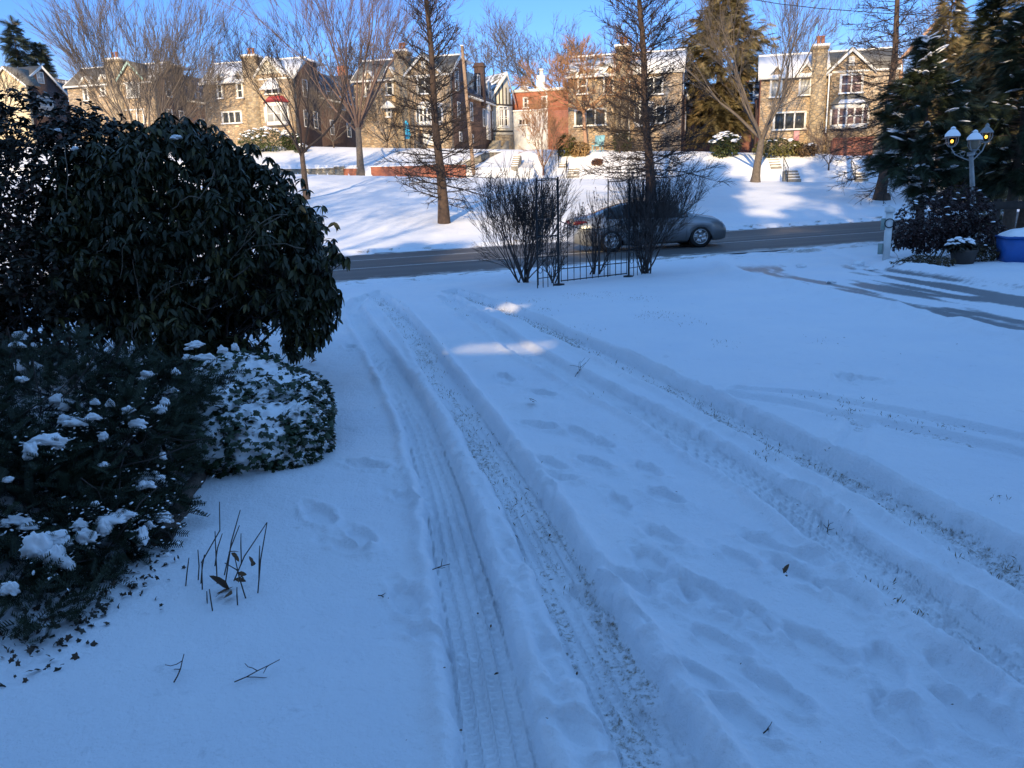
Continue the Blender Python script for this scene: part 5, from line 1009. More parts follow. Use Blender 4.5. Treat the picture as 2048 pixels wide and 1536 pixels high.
for px, py in ((655, 830), (660, 860), (655, 880), (650, 800), (625, 745), (640, 905)):
    a = C(px-25, py+4, 4.9)-r0_; b = C(px+14+RNG.normal()*6, py+RNG.normal()*4, 4.85)-r0_; st.append((np.array([a, (a+b)/2+[0, 0, .01], b]), np.array([.003, .0025, .0015])))
MB().tubes(st, 4).build('runners', STEM, r)
# weathered timber edging half under snow
a = G(406, 952); b = G(322, 1095); v = b-a; Ln = np.linalg.norm(v[:2]); q = MB()
n = 9; P = [a+v*i/(n-1)+np.array([RNG.normal()*.006, RNG.normal()*.006, .035]) for i in range(n)]; q.tubes([(np.array(P), np.linspace(.036, .05, n)*RNG.uniform(.92, 1.08, n))], 9, 0, True)
tag(q.build('timber_edging', mat('weathered_wood', (.07, .05, .038), .95, var=.5, vscale=14, bump=1., bscale=45)), 'old weathered log lying in snow between the yew and the ivy mound', 'log')
# clump of dead flower stems
def z3(X, Y): return X/3.07, 950+Y/3.07
STM = [((1347, 165), (1350, 340), (1210, 540)), ((1475, 215), (1420, 410), (1370, 690)), ((1640, 290), (1500, 500), (1420, 640)), ((1640, 290), (1600, 520), (1575, 730)), ((1320, 345), (1326, 500), (1330, 655)), ((1365, 360), (1335, 450), (1310, 555)), ((1160, 510), (1148, 600), (1130, 690)), ((1255, 490), (1240, 580), (1225, 670)), ((1240, 530), (1240, 610), (1238, 705)), ((1470, 310), (1415, 450), (1365, 610)), ((1480, 360), (1479, 430), (1478, 520)), ((1285, 700), (1293, 760), (1305, 830)), ((1270, 715), (1271, 760), (1272, 810)), ((1440, 500), (1470, 630), (1520, 770)), ((1455, 690), (1455, 740), (1455, 785)), ((1595, 435), (1592, 500), (1585, 620)), ((1440, 610), (1500, 590), (1535, 550)), ((1380, 540), (1450, 580), (1510, 620)), ((1215, 460), (1222, 560), (1210, 640))]
P0 = G(*z3(1400, 690)); r = thing('dead_stems', tuple(P0), 'clump of dead flower stems standing in snow before the yew', 'dead plant'); st = []
for q in STM:
    b = G(*z3(*q[2])); pts = [b-P0-[0, 0, .03]]
    for w in q[1::-1]: pts.append(aty(*z3(*w), b[1]+RNG.normal()*.03)-P0)
    st.append((np.array(pts), np.array([.003, .0028, .002])))
MB().tubes(st, 5).build('stems', STEM, r); m = MB(); q = []
for X, Y in ((1420, 480), (1450, 495), (1400, 475), (1460, 600), (1480, 620), (1440, 640), (1530, 500), (1560, 530)): b = aty(*z3(X, Y), P0[1])-P0; q.append(b)
q = np.array(q); m.stamps(LV2, LF2, rots(RNG.uniform(0, 6, len(q)), RNG.uniform(0, 1.3, len(q)), RNG.normal(size=len(q))), q, RNG.uniform(.03, .055, len(q))); m.build('withered_leaves', DRY, r)
# leaf litter under the yew
def litter(name, mt, pts, size, label=None, shape=(LV2, LF2), kind='stuff', tilt=.4):
    p = np.array(pts); p = p[p[:, 1] > .5]; z = ground_z(p[:, 0], p[:, 1]); m = len(p)
    o = MB().stamps(*shape, rots(RNG.uniform(0, 6.28, m), RNG.normal(size=m)*tilt, RNG.normal(size=m)*tilt), np.stack([p[:, 0], p[:, 1], z+.012], 1), size*RNG.uniform(.5, 1.4, m)).build(name, mt)
    return tag(o, label, None, None, kind)
pts = []
for i in range(380):
    t = RNG.uniform(0, 1); px = 20+310*t+RNG.normal()*45; py = 1345-230*t**1.2-abs(RNG.normal())*55+RNG.normal()*22; pts.append(atz(px, py, 0)[:2])
litter('leaf_litter', leaf_mat('litter_leaf', (.012, .018, .012), (.05, .03, .018), .6, 9), pts, .03, None, (IV, IF), 'stuff', .8)
litter('leaf_litter', DRY, [atz(RNG.uniform(700, 2040), RNG.uniform(640, 1500), 0)[:2] for i in range(34)], .015)
# single leaves and twigs on the snow
def one_leaf(px, py, size, label, mt=DRY, k=3):
    P = G(px, py); P[2] = ground_z(P[0], P[1]); r = MB(); m = k
    r.stamps(LV2, LF2, rots(RNG.uniform(0, 6.28, m), RNG.normal(size=m)*.4-.2, RNG.normal(size=m)*.5), RNG.normal(size=(m, 3))*size*.2*[1, 1, .2]+[0, 0, .015], size*RNG.uniform(.8, 1.2, m)); o = r.build('fallen_leaf', mt); o.location = P; return tag(o, label, 'leaf')
one_leaf(1066, 810, .075, 'brown fallen leaf on the trampled snow between the tyre tracks', k=2)
one_leaf(1570, 1152, .04, 'small dark curled leaf on the snow right of the footprints', k=3)
one_leaf(458, 1184, .085, 'brown oak leaf at the foot of the dead flower stems', k=4)
one_leaf(622, 728, .07, 'withered leaf cluster hanging near the top of the ivy mound edge', k=3)
def twig(px, py, ln, label, ang, n=4):
    P = G(px, py); P[2] = ground_z(P[0], P[1])+.012; d = np.array([math.cos(ang), math.sin(ang), .1]); a, ra, _ = limb((0, 0, 0), d, ln, .0026, .0014, 5, .2, .02); L_ = [(a, ra)]
    for i in range(n): b, rb, _ = limb(a[1+i % 4], unit(d+RNG.normal(size=3)*[.9, .9, .5]+[0, 0, .25]), ln*RNG.uniform(.3, .6), .0018, .001, 4, .2, .0); L_.append((b, rb))
    o = MB().tubes(L_, 4).build('fallen_twig', TWIGD); o.location = P; tag(o, label, 'twig')
twig(1150, 748, .22, 'branched bare twig standing in the snow beside the right tyre track', .9, 7); twig(866, 1160, .08, 'tiny black twig on the edge of the smooth left tyre track', .4, 2); twig(757, 1203, .05, 'tiny dark sprig on clean snow left of the tyre tracks', .1, 4); twig(1527, 1462, .06, 'little dark twig on the snow at bottom right of centre', .5, 2); twig(1655, 1055, .07, 'wiry grass twig in the rut wall of the right tyre track', 1.2, 5)
twig(470, 1375, .16, 'thin pale twig lying on snow near the bottom left', .6, 3); twig(350, 1380, .12, 'thin bent twig lying on snow left of the other bottom twig', 1.4, 3)
# dry grass in the tracks and poking through the lawn
def blades(pts, hmax, mt, name='dry_grass'):
    p = np.array(pts); p = p[p[:, 1] > .8]; z = ground_z(p[:, 0], p[:, 1]); m = len(p); V0 = np.array([(-.035, 0, 0), (.035, 0, 0), (.02, 0, .6), (.30, 0, 1.)])*[1, 1, 1]; F0 = np.array([(0, 1, 2), (0, 2, 3)])
    o = MB().stamps(V0, F0, rots(RNG.uniform(0, 6.28, m), RNG.normal(size=m)*.55, RNG.normal(size=m)*.4), np.stack([p[:, 0], p[:, 1], z-.006], 1), hmax*RNG.uniform(.35, 1, m)).build(name, mt); return tag(o, kind='stuff')
GRASS = leaf_mat('dry_grass_blade', (.09, .065, .032), (.24, .17, .085), .85, 6)
gp = []
for kx, n, sd_, w in (('R2', 1000, .06, 1.), ('L2', 800, .07, .8), ('R1', 90, .05, .6)):
    pl = TRK[kx]; c_ = RNG.uniform(4, len(pl)-2, n//9)
    for q in range(n): t = c_[RNG.integers(len(c_))]+RNG.normal()*.35; t = min(max(t, 0), len(pl)-1.01); j = int(t); v = pl[j]+(pl[j+1]-pl[j])*(t-j); d_ = unit(pl[j+1]-pl[j]); gp.append(v+np.array([-d_[1], d_[0]])*RNG.normal()*sd_)
for kx in ('R2',):                                          # ragged turf lip along the far part of the outer track
    pl = TRK[kx]
    for q in range(900): t = RNG.uniform(.50, .97)*(len(pl)-1); j = int(t); v = pl[j]+(pl[min(j+1, len(pl)-1)]-pl[j])*(t-j); gp.append(v+RNG.normal(size=2)*.07)
for (px, py, n) in ((1320, 640, 60), (1300, 635, 40), (1370, 650, 40), (1270, 600, 60), (1160, 590, 60), (1210, 590, 40), (1450, 690, 25), (1640, 690, 25), (1610, 800, 40), (1700, 815, 60), (1690, 840, 50), (1770, 850, 25), (1815, 862, 25), (1890, 870, 25), (2000, 1010, 16), (1745, 1170, 30), (1960, 1140, 40), (2030, 1120, 50), (1815, 1220, 40), (1170, 660, 20), (1655, 1050, 20), (1530, 920, 60), (1090, 620, 50), (1060, 600, 40)):
    for q in range(n): gp.append(atz(px+RNG.normal()*22, py+RNG.normal()*5, -.03)[:2])
blades(gp, .038, GRASS)
# ================================================================== ARBOR, BUSHES, CAR, POSTS, SMALL THINGS
RNG = np.random.default_rng(31)
def rod(b, pts, r=.008, s=5): b.tube([tuple(p) for p in pts], r, s)
def ring(b, c, rad, r=.006, u=(1, 0, 0), v=(0, 0, 1)):
    t = np.linspace(0, 2*math.pi, 17); b.tubes([(np.array(c)+rad*(np.cos(t)[:, None]*np.array(u)+np.sin(t)[:, None]*np.array(v)), np.full(17, r))], 4)
A0 = G(1119, 571); A1 = G(1256, 553); A0[2] = ground_z(A0[0], A0[1]); A1[2] = ground_z(A1[0], A1[1]); gv = A1-A0; GW = float(np.linalg.norm(gv[:2])); ga = math.atan2(gv[1], gv[0])
ar = thing('garden_arbor', tuple(A0), 'black wrought iron garden arbor with a low curved gate between bare bushes', 'arbor', ga)
for k, x0 in ((0, -.60), (1, GW+.04)):
    b = MB(); w = .56; zs = (.18, .55, .62, .92, 1.22, 1.58, 1.92); dz0 = 0 if k == 0 else (A1[2]-A0[2])
    for u, z1 in ((0, 1.78), (.15, 1.92), (.28, 1.22), (.43, 1.92), (w, 1.92)): rod(b, [(x0+u, 0, dz0-.1), (x0+u, 0, dz0+z1)], .011 if u in (0, w) else .008)
    for z in zs: rod(b, [(x0+(.15 if z > 1.6 else 0), 0, dz0+z), (x0+w, 0, dz0+z)], .008)
    for z in (.32, .45, 1.07, 1.4, 1.75): ring(b, (x0+.29, 0, dz0+z), .06); ring(b, (x0+.495, 0, dz0+z), .05); ring(b, (x0+.08, 0, dz0+z), .05)
    for u in (.05, .21, .36, .5): rod(b, [(x0+u, 0, dz0+.55), (x0+u+.05, 0, dz0+.92)], .006); rod(b, [(x0+u+.05, 0, dz0+.55), (x0+u, 0, dz0+.92)], .006)
    b.build('side_panel', IRON, ar)
    b = MB(); xx = -.01 if k == 0 else GW+.01
    rod(b, [(xx, 0, dz0-.1), (xx, 0, dz0+1.95)], .016, 6); rod(b, [(xx-.03, .5, dz0-.1), (xx-.03, .5, dz0+1.95)], .014, 6); rod(b, [(xx, 0, dz0+1.9), (xx-.03, .5, dz0+1.9)], .01); rod(b, [(xx, 0, dz0+.9), (xx-.03, .5, dz0+.9)], .008)
    b.box((xx-.07, -.07, dz0-.05), (xx+.07, .07, dz0+.035)); b.build('post', IRON, ar)
gt = MB(); dzg = A1[2]-A0[2]
def gz(u): return dzg*u/GW
def arc(u): f = u/GW*2-1; return .98+.20*f*f
nb = 12
for i in range(nb):
    u = .05+(GW-.1)*i/(nb-1); rod(gt, [(u, 0, gz(u)+.06), (u, 0, gz(u)+arc(u)+.04)], .008)
us = np.linspace(.04, GW-.04, 13); rod(gt, [(u, 0, gz(u)+arc(u)) for u in us], .010); rod(gt, [(.04, 0, .08), (GW-.04, 0, dzg+.08)], .011); rod(gt, [(.04, 0, .30), (GW-.04, 0, dzg+.30)], .010)
gt.build('gate', IRON, ar)
# bare bushes round the arbor
def bush(px, py, h, spread, nl, label, seed, sp=None, leaves=None, lm=None, th=.05):
    global RNG
    RNG = np.random.default_rng(seed); P = G(px, py); P[2] = ground_z(P[0], P[1]); r = thing('bare_bush', tuple(P), label, 'bush', 0, 'bare bushes round the arbor')
    lev = {}; spd = dict(dict(lev=4, wig=.07, up=.07, kids=3, kids1=4, tip=2, ang=20, taper=.6, rmin=.0035, ls=.92), **(sp or {}))
    for i in range(nl):
        a = RNG.uniform(0, 6.28); s_ = math.radians(spread)*math.sqrt(RNG.uniform(.02, 1)); d = np.array([math.cos(a)*math.sin(s_), math.sin(a)*math.sin(s_), math.cos(s_)])
        grow(lev, (RNG.normal()*th, RNG.normal()*th, -.05), d, h*.37*RNG.uniform(.8, 1.15), RNG.uniform(.012, .022), spd['lev'], spd)
    top = max(lev); m = MB(); m.tubes(lev[top], 6); m.tubes(lev[top-1], 5); m.build('stems', TWIGD, r)
    m = MB(); [m.tubes(lev[k], 3) for k in lev if k < top-1]; m.build('twigs', TWIGD, r)
    if leaves:
        tips = np.array([p[-1] for k in (0, 1) for p, _ in lev[k]]); tips = tips[RNG.permutation(len(tips))[:leaves]]; m = len(tips)
        MB().stamps(LV2, LF2, rots(RNG.uniform(0, 6.28, m), RNG.uniform(.2, 1.4, m), RNG.normal(size=m)*.5), tips, RNG.uniform(.03, .06, m)).build('dry_leaves', lm or DRY, r)
    return r
bush(1048, 566, 2.2, 43, 16, 'wide bare bush left of the iron arbor, its stems arching from one base', 51, dict(kids=4, kids1=5, ang=22))
bush(1290, 547, 2.25, 38, 15, 'bare bush crowding the right side of the iron arbor in front of the car', 52, dict(kids=4, kids1=5, ang=22))
bush(1190, 549, 1.5, 38, 8, 'small bush with reddish-brown withered leaves behind the arbor gate', 53, None, 260, leaf_mat('withered_red', (.06, .03, .02), (.18, .08, .05), .7, 5))
bush(1098, 566, .9, 30, 5, 'thin low bush with dry leaves at the foot of the left arbor panel', 54, dict(lev=3), 60)
# ---------------------------------------------------------------- silver car
PAINTC = mat('car_silver', (.235, .25, .27), .32, metal=.55, coat=.5, var=.06, vscale=1.5); RUB = mat('tyre_rubber', (.012, .012, .013), .85); RIM = mat('alloy_rim', (.55, .56, .58), .28, metal=.9); DARKP = mat('dark_plastic', (.02, .02, .022), .6)
CGL = mat('car_glass', (.012, .014, .016), .05, spec=.7); LENS = mat('headlight_lens', (.55, .58, .6), .1, spec=.8); REDL = mat('taillight_lens', (.12, .01, .01), .25, spec=.7)
def make_car(px0, py0, px1, py1):
    a = atroad(px0, py0); b = atroad(px1, py1); mid = (a+b)/2; v = unit(b-a); ps = math.atan2(v[1], v[0])+.10
    mid = mid+np.array([-math.sin(ps), math.cos(ps), 0])*.80; mid[2] = road_z(mid[0])
    r = thing('car', tuple(mid), 'silver four-door car on the road, seen from the side through the bare bushes', 'car', ps); r.rotation_euler = (0, -math.atan(.02*math.cos(ps)), ps)
    top = np.array([(-2.50, .70), (-2.49, .93), (-2.38, 1.04), (-2.05, 1.10), (-1.85, 1.13), (-1.4, 1.30), (-.95, 1.42), (-.45, 1.465), (.0, 1.46), (.35, 1.42), (.8, 1.245), (1.22, 1.04), (1.5, .99), (1.9, .92), (2.06, .85), (2.20, .70), (2.25, .55)])
    belt = np.array([(-2.5, .68), (-2.3, .93), (-1.6, .98), (0, .955), (1.0, .925), (1.5, .89), (1.95, .80), (2.15, .69), (2.25, .54)])
    X = np.unique(np.concatenate([np.linspace(-2.5, 2.25, 66), [-1.39+q for q in np.linspace(-.36, .36, 15)], [1.39+q for q in np.linspace(-.36, .36, 15)], [-.10, -.02, -1.02, -.95, .98, 1.04]])); X = X[np.r_[True, np.diff(X) > .012]]
    rows = []
    for x in X:
        zt = np.interp(x, top[:, 0], top[:, 1]); zb = min(np.interp(x, belt[:, 0], belt[:, 1]), zt-.015); tp = 1-.22*max(0, (x-1.65)/.6)**2-.16*max(0, (-1.9-x)/.6)**2
        cab = zt-zb > .08; zl = .20+.10*max(0, (abs(x)-2.1)/.4); ac = 0
        for xa in (-1.39, 1.39):
            if abs(x-xa) < .365: ac = .325+math.sqrt(max(.365**2-(x-xa)**2, 0))
        z = [zl, zl+.05, .46, .72, zb]; w = [.80, .86, .915, .925, .895]
        if ac: z = [max(q, ac-.02*(4-i)) for i, q in enumerate(z)]; z[4] = zb; z[3] = min(max(.72, ac), zb-.004); z[:3] = [min(q, z[3]-.002*(3-i)) for i, q in enumerate(z[:3])]; w[:3] = [max(q, .90) for q in w[:3]]
        z = [min(q, zb-.003*(4-i)) if i < 4 else q for i, q in enumerate(z)]
        rw = .60 if cab else .78; rail = zt-.045 if cab else zb+(zt-zb)*.6
        f = min(1, (zt-zb)/.30) if cab else 0; rw = .80-(.80-.60)*f
        half = list(zip([q*tp for q in w], z))+[(rw*tp, rail), (rw*.62*tp, zt-.012), (0, zt)]
        rows.append([(x, -u, q) for u, q in half]+[(x, u, q) for u, q in half[-2::-1]])
    V = np.array(rows); n, m = V.shape[:2]; idx = np.arange(n*m).reshape(n, m); body = []; gls = []
    for i in range(n-1):
        xm = (X[i]+X[i+1])/2; zt = np.interp(xm, top[:, 0], top[:, 1]); zb = np.interp(xm, belt[:, 0], belt[:, 1])
        for j in range(m-1):
            q = (idx[i, j], idx[i+1, j], idx[i+1, j+1], idx[i, j+1]); jj = min(j, m-2-j)
            side = jj == 4 and -1.55 < xm < 1.0 and zt-zb > .13 and not (-.10 < xm < -.02) and not (-1.02 < xm < -.95)
            ws = jj >= 5 and (.42 < xm < 1.16 or -1.78 < xm < -.98)
            (gls if side or ws else body).append(q)
        body.append((idx[i, 0], idx[i, m-1], idx[i+1, m-1], idx[i+1, 0]))
    def sub(fs):
        fs = np.array(fs); u, inv = np.unique(fs, return_inverse=True); return V.reshape(-1, 3)[u], inv.reshape(fs.shape)
    bm_ = MB(); v_, f_ = sub(body); bm_.add(v_, f_); bm_.add(V[0], [list(range(m))[::-1]]); bm_.add(V[-1], [list(range(m))]); bd = bm_.build('body', PAINTC, r, True)
    bd.data.polygons.foreach_set('use_smooth', np.ones(len(bd.data.polygons), bool))
    v_, f_ = sub(gls); MB().add(v_, f_).build('windows', CGL, r, True)
    def ylathe(prof, c, sides=28):
        t = np.linspace(0, 2*math.pi, sides, endpoint=False); V = []; 
        for rad, y in prof: V += [(c[0]+rad*math.cos(q), c[1]+y, c[2]+rad*math.sin(q)) for q in t]
        k = len(prof); return V, [(i*sides+j, (i+1)*sides+j, (i+1)*sides+(j+1) % sides, i*sides+(j+1) % sides) for i in range(k-1) for j in range(sides)]
    for xa in (-1.39, 1.39):
        for s_ in (-1, 1):
            c = (xa, s_*.80, .332); w = MB(); w.add(*ylathe([(.20, s_*.10), (.235, s_*.105), (.30, s_*.10), (.325, s_*.07), (.332, s_*.03), (.332, -s_*.06), (.31, -s_*.10), (.2, -s_*.11)], c)); t = w.build('wheel', RUB, r, True)
            m_ = MB(); m_.add(*ylathe([(.228, s_*.09), (.222, s_*.112), (.205, s_*.10), (.20, s_*.02), (.06, s_*.03)], c)); m_.add(*ylathe([(.055, s_*.03), (.055, s_*.10), (.03, s_*.112), (.001, s_*.112)], c))
            for k in range(5):
                for dq in (-.17, .17):
                    q = 2*math.pi*k/5+.3+dq; p0 = np.array([math.cos(q-.9*dq)*.05, s_*.09, math.sin(q-.9*dq)*.05]); p1 = np.array([math.cos(q+.12)*.215, s_*.098, math.sin(q+.12)*.215]); nn = unit(np.cross(p1-p0, [0, 1, 0]))*.017
                    Q = np.array([p0-nn, p0+nn, p1+nn*1.35, p1-nn*1.35])+c; m_.add(np.vstack([Q, Q-[0, s_*.03, 0]]), [(0, 1, 2, 3), (7, 6, 5, 4), (0, 4, 5, 1), (1, 5, 6, 2), (2, 6, 7, 3), (3, 7, 4, 0)])
            m_.build('rim', RIM, t, True); MB().add(*ylathe([(.36, s_*.05), (.36, -s_*.22), (.01, -s_*.22)], (xa, s_*.80, .34))).build('wheel_arch_liner', DARKP, r)
    for s_ in (-1, 1):
        h = MB(); h.tube([(1.86, s_*.83, .775), (1.97, s_*.79, .755), (2.10, s_*.66, .71), (2.18, s_*.5, .68)], [.02, .048, .055, .035], 8); h.build('headlight', LENS, r, True)
        h = MB(); h.tube([(-2.12, s_*.87, .93), (-2.34, s_*.80, .92), (-2.46, s_*.62, .90)], [.02, .06, .055], 8); h.build('taillight', REDL, r, True)
        for xx in (-.75, .42): q = MB(); q.tube([(xx, s_*.925, .80), (xx+.09, s_*.945, .805), (xx+.19, s_*.925, .80)], .014, 6); q.build('door_handle', PAINTC, r, True)
        q = MB(); q.tube([(.86, s_*.88, .98), (.84, s_*.98, 1.0), (.80, s_*1.04, 1.0)], [.03, .065, .05], 8); q.build('wing_mirror', PAINTC, r, True)
        q = MB()
        for xx in (-1.02, -.06, .93): q.tubes([(np.array([(xx+.01*k, s_*yy, zz) for k, (yy, zz) in enumerate(((.872, .27), (.918, .46), (.928, .72), (.899, .94)))]), np.full(4, .004))], 4)
        q.tubes([(np.array([(-2.2, s_*.872, .80), (-1.0, s_*.929, .775), (.9, s_*.928, .745), (1.8, s_*.9, .74)]), np.full(4, .005))], 4); q.build('door_seams', DARKP, r)
    q = MB(); q.box((-1.75, -.78, .17), (1.75, .78, .24)); q.build('underbody', DARKP, r); return r
make_car(1221, 503, 1401, 495)
# ---------------------------------------------------------------- right hand group: post, lamp, bin, planter
WPAINT = mat('white_post_paint', (.66, .67, .66), .6, var=.12, vscale=6)
P = G(1771, 526); P[2] = ground_z(P[0], P[1])-.02; T = aty(1776, 413, P[1]); v = (T-P); h = v[2]
r = thing('white_post', tuple(P), 'white square post with sloped cap left of the maroon shrub', 'post', -.3)
b = MB(); b.box((-.065, -.065, -.1), (.065, .065, h-.12)); b.build('shaft', WPAINT, r); b = MB(); b.prism([(-.09, h-.12), (.09, h-.12), (.09, h-.04), (.02, h), (-.09, h-.01)], 'y', -.09, .09); b.build('cap', WPAINT, r)
b = MB(); ring(b, (.0, -.1, h-.34), .09, .012, (1, 0, 0), (0, 0, 1)); b.build('hook_ring', IRON, r); b = MB(); b.box((-.17, -.03, .12), (-.075, .03, .34)); b.box((-.15, -.03, .62), (-.066, .03, .86)); b.build('side_plate', mat('green_plate', (.25, .33, .31), .5), r)
LG = mat('lantern_glass', (.16, .13, .09), .3, spec=.4); LM = mat('lamp_metal', (.24, .25, .25), .5, metal=.2, var=.25, vscale=8); BULB = mat('amber_bulb', (1, .55, .1), .4, emit=(1, .42, .04), estr=2.6)
P = G(1951, 508); P[2] = ground_z(P[0], P[1])-.03; T = aty(1942, 308, P[1]); v = T-P
r = thing('lamp_post', tuple(P), 'grey three-lantern lamp post with snow caps and amber bulbs, leaning slightly', 'lamp post')
b = MB(); t = np.linspace(0, 1, 12); rr = [.115, .115, .085, .095, .07, .066, .062, .058, .054, .05, .047, .05]; zz = np.array([0, .07, .09, .17, .20, .24, .4, .55, .7, .85, .95, 1.0]); b.tubes([(zz[:, None]*v, np.array(rr))], 10, 0, True); b.tubes([(np.array([v*.985, v*1.02]), np.array([.085, .085]))], 10, 0, True); b.build('post', LM, r, True)
for i, (px, py, dy) in enumerate(((1903, 297, .15), (1947, 304, -.12), (1971, 288, .42))):
    c = aty(px, py-3, P[1]+dy)-P; b = MB(); mid = (v+c)/2
    if i == 1: b.tube([tuple(v*1.0), tuple(c)], .02, 6)
    else: b.tubes([(np.array([v*.93, v*.93+(c-v*.93)*.35+[0, 0, -.05], v*.93+(c-v*.93)*.8+[0, 0, -.10], c+[0, 0, -.03], c]), np.full(5, .014))], 6); ring(b, v*.93+(c-v*.93)*.45+[0, 0, .02], .05, .009)
    b.build('arm', LM, r, True)
    LS = .84; sc_ = lambda pr: [(a*LS, z*LS) for a, z in pr]; l = MB(); l.lathe(sc_([(.02, -.02), (.07, 0), (.085, .02), (.10, .03)]), 12, c); l.lathe(sc_([(.175, .25), (.16, .285), (.10, .36), (.055, .40), (.05, .42), (.06, .44), (.015, .50), (.0, .50)]), 14, c)
    for k in range(4): a = k*math.pi/2+.5; l.tube([(c[0]+.085*math.cos(a), c[1]+.085*math.sin(a), c[2]+.017), (c[0]+.143*math.cos(a), c[1]+.143*math.sin(a), c[2]+.10), (c[0]+.147*math.cos(a), c[1]+.147*math.sin(a), c[2]+.218)], .009, 5)
    o = l.build('lantern', LM, r, True)
    g = MB(); g.lathe(sc_([(.08, .025), (.115, .10), (.135, .20), (.138, .25)]), 14, c)
    if i == 1: g.build('glass_bowl', LG, o, True)
    else: q = MB(); q.lathe(sc_([(.0, .10), (.026, .115), (.034, .145), (.026, .18), (.0, .19)]), 10, c); q.build('bulb', BULB, o, True)
    s = MB(); s.lathe(sc_([(.19, .255), (.185, .31), (.12, .395), (.075, .43), (.05, .445)]), 14, c+np.array([0, 0, .012])); s.lathe(sc_([(.07, .452), (.05, .49), (0, .515)]), 10, c+np.array([0, 0, .012]))
    if i < 2: s.build('snow_cap', SNOW, o, True)
P = G(2042, 524); P[2] = ground_z(P[0], P[1])-.03
r = thing('blue_bin', tuple(P), 'blue lidded bin heaped with snow at the right edge', 'bin', -.25); BL = mat('blue_plastic', (.015, .10, .36), .5, var=.12)
q = MB(); V = [(-.36, -.3, 0), (.36, -.3, 0), (.36, .3, 0), (-.36, .3, 0), (-.40, -.33, .50), (.40, -.33, .50), (.40, .33, .50), (-.40, .33, .50)]; q.add(V, [(0, 3, 2, 1), (4, 5, 6, 7), (0, 1, 5, 4), (1, 2, 6, 5), (2, 3, 7, 6), (3, 0, 4, 7)]); q.build('tub', BL, r); q = MB(); q.box((-.42, -.35, .501), (.42, .35, .54)); q.build('lid', BL, r)
q = MB(); n1 = 24; th = np.linspace(0, 2*math.pi, n1, endpoint=False); V = []; lv = ((1.0, .54), (1.0, .57), (.9, .62), (.55, .68), (.02, .70))
for f, z in lv: V += [(f*.41*max(-1, min(1, 1.35*math.cos(t))), f*.34*max(-1, min(1, 1.35*math.sin(t))), z+.06*math.cos(t)*f*(z > .56)+RNG.normal()*.008) for t in th]
q.add(V, [(i*n1+j, i*n1+(j+1) % n1, (i+1)*n1+(j+1) % n1, (i+1)*n1+j) for i in range(len(lv)-1) for j in range(n1)]); q.build('snow_cap', SNOW, r, True)
P = G(1925, 527); P[2] = ground_z(P[0], P[1])-.02
r = thing('planter', tuple(P), 'dark round planter of snow-laden stems at the foot of the lamp post', 'planter'); q = MB(); q.lathe([(.0, 0), (.19, 0), (.25, .26), (.27, .30), (.24, .30), (.22, .26), (0, .26)], 16); q.build('pot', mat('dark_pot', (.045, .035, .03), .7, var=.3), r)
p_, n_ = ell_points(150, [(np.array([-.06, 0, .36]), (.30, .26, .14))], .6, 1.05); m = MB(); whorls(p_, n_, 4, .09, m, LV2, LF2); m.build('plant', HOLLY, r); m = MB(); k = 26; p_, n_ = ell_points(k, [(np.array([-.06, 0, .42]), (.28, .22, .10))], .9, 1.05, .38); k = len(p_); m.stamps(SV, SF, rots(RNG.uniform(0, 6, k), RNG.normal(size=k)*.2, RNG.normal(size=k)*.2), p_, RNG.uniform(.04, .085, k)); o = m.build('snow', SNOW, r, True); o['kind'] = 'stuff'
def leafy(name, ells, label, cat, mt, n, size, k=6, snow=0, ssz=(.05, .1), shape=None, inner=True, stems=10, base=None, gap=.34):
    """leafy shrub from world ellipsoids"""
    c0 = np.array(ells[0][0]); base = np.array([c0[0], c0[1], float(H(c0[0], c0[1]))]) if base is None else base; e2 = [(np.array(c)-base, rr) for c, rr in ells]
    r = thing(name, tuple(base), label, cat); m = MB(); sh = shape or (LV2, LF2); kp = lambda p: fbm(p[:, 0]*2.5/size*.06+7, p[:, 2]*2.5/size*.06+p[:, 1], 23, 3) > gap
    p_, n_ = ell_points(n, e2, .84, 1.06, keep=kp); whorls(p_, n_, k, size, m, sh[0], sh[1], .4, (-.5, .7))
    if inner: p_, n_ = ell_points(n//2, e2, .4, .85); whorls(p_, n_, k-1, size, m, sh[0], sh[1], .4, (-.5, .7))
    m.build('leaves', mt, r); m = MB(); shrub_stems((0, 0, 0), e2, stems, .012*size/.06, m, .1, 3); m.build('stems', TWIGD, r)
    if snow:
        p_, n_ = ell_points(snow, e2, .98, 1.05); kk = n_[:, 2] > .35; p_ = p_[kk]; q = len(p_)
        if q: m = MB(); m.stamps(SV, SF, rots(RNG.uniform(0, 6, q), RNG.normal(size=q)*.25, RNG.normal(size=q)*.25)*np.array([1.2, .8, .7])[None, None], p_, RNG.uniform(*ssz, q)); o = m.build('snow', SNOW, r, True); o['kind'] = 'stuff'
    return r
leafy('hedge_shrub', [(C(1870, 445, 17.6), (.85, .7, .55)), (C(1810, 470, 17.3), (.36, .4, .34)), (C(1920, 430, 17.9), (.6, .6, .6)), (C(1960, 470, 17.6), (.5, .5, .4)), (C(1850, 480, 17.2), (.6, .4, .25))], 'dark maroon-leaved shrub behind the white post and lamp post', 'shrub', leaf_mat('maroon_leaf', (.018, .012, .012), (.05, .022, .02), .5, 2), 2300, .06, 6, 60, (.03, .07))
leafy('ground_cover', [(C(1850, 525, 16.0), (.55, .4, .14)), (C(1800, 530, 16.0), (.25, .3, .10)), (C(1960, 505, 16.6), (.5, .3, .2))], 'low brown-green ground cover spreading at the foot of the maroon shrub', 'ground cover', leaf_mat('olive_cover', (.03, .025, .012), (.09, .06, .025), .6, 4), 500, .055, 5, 14, (.03, .06))
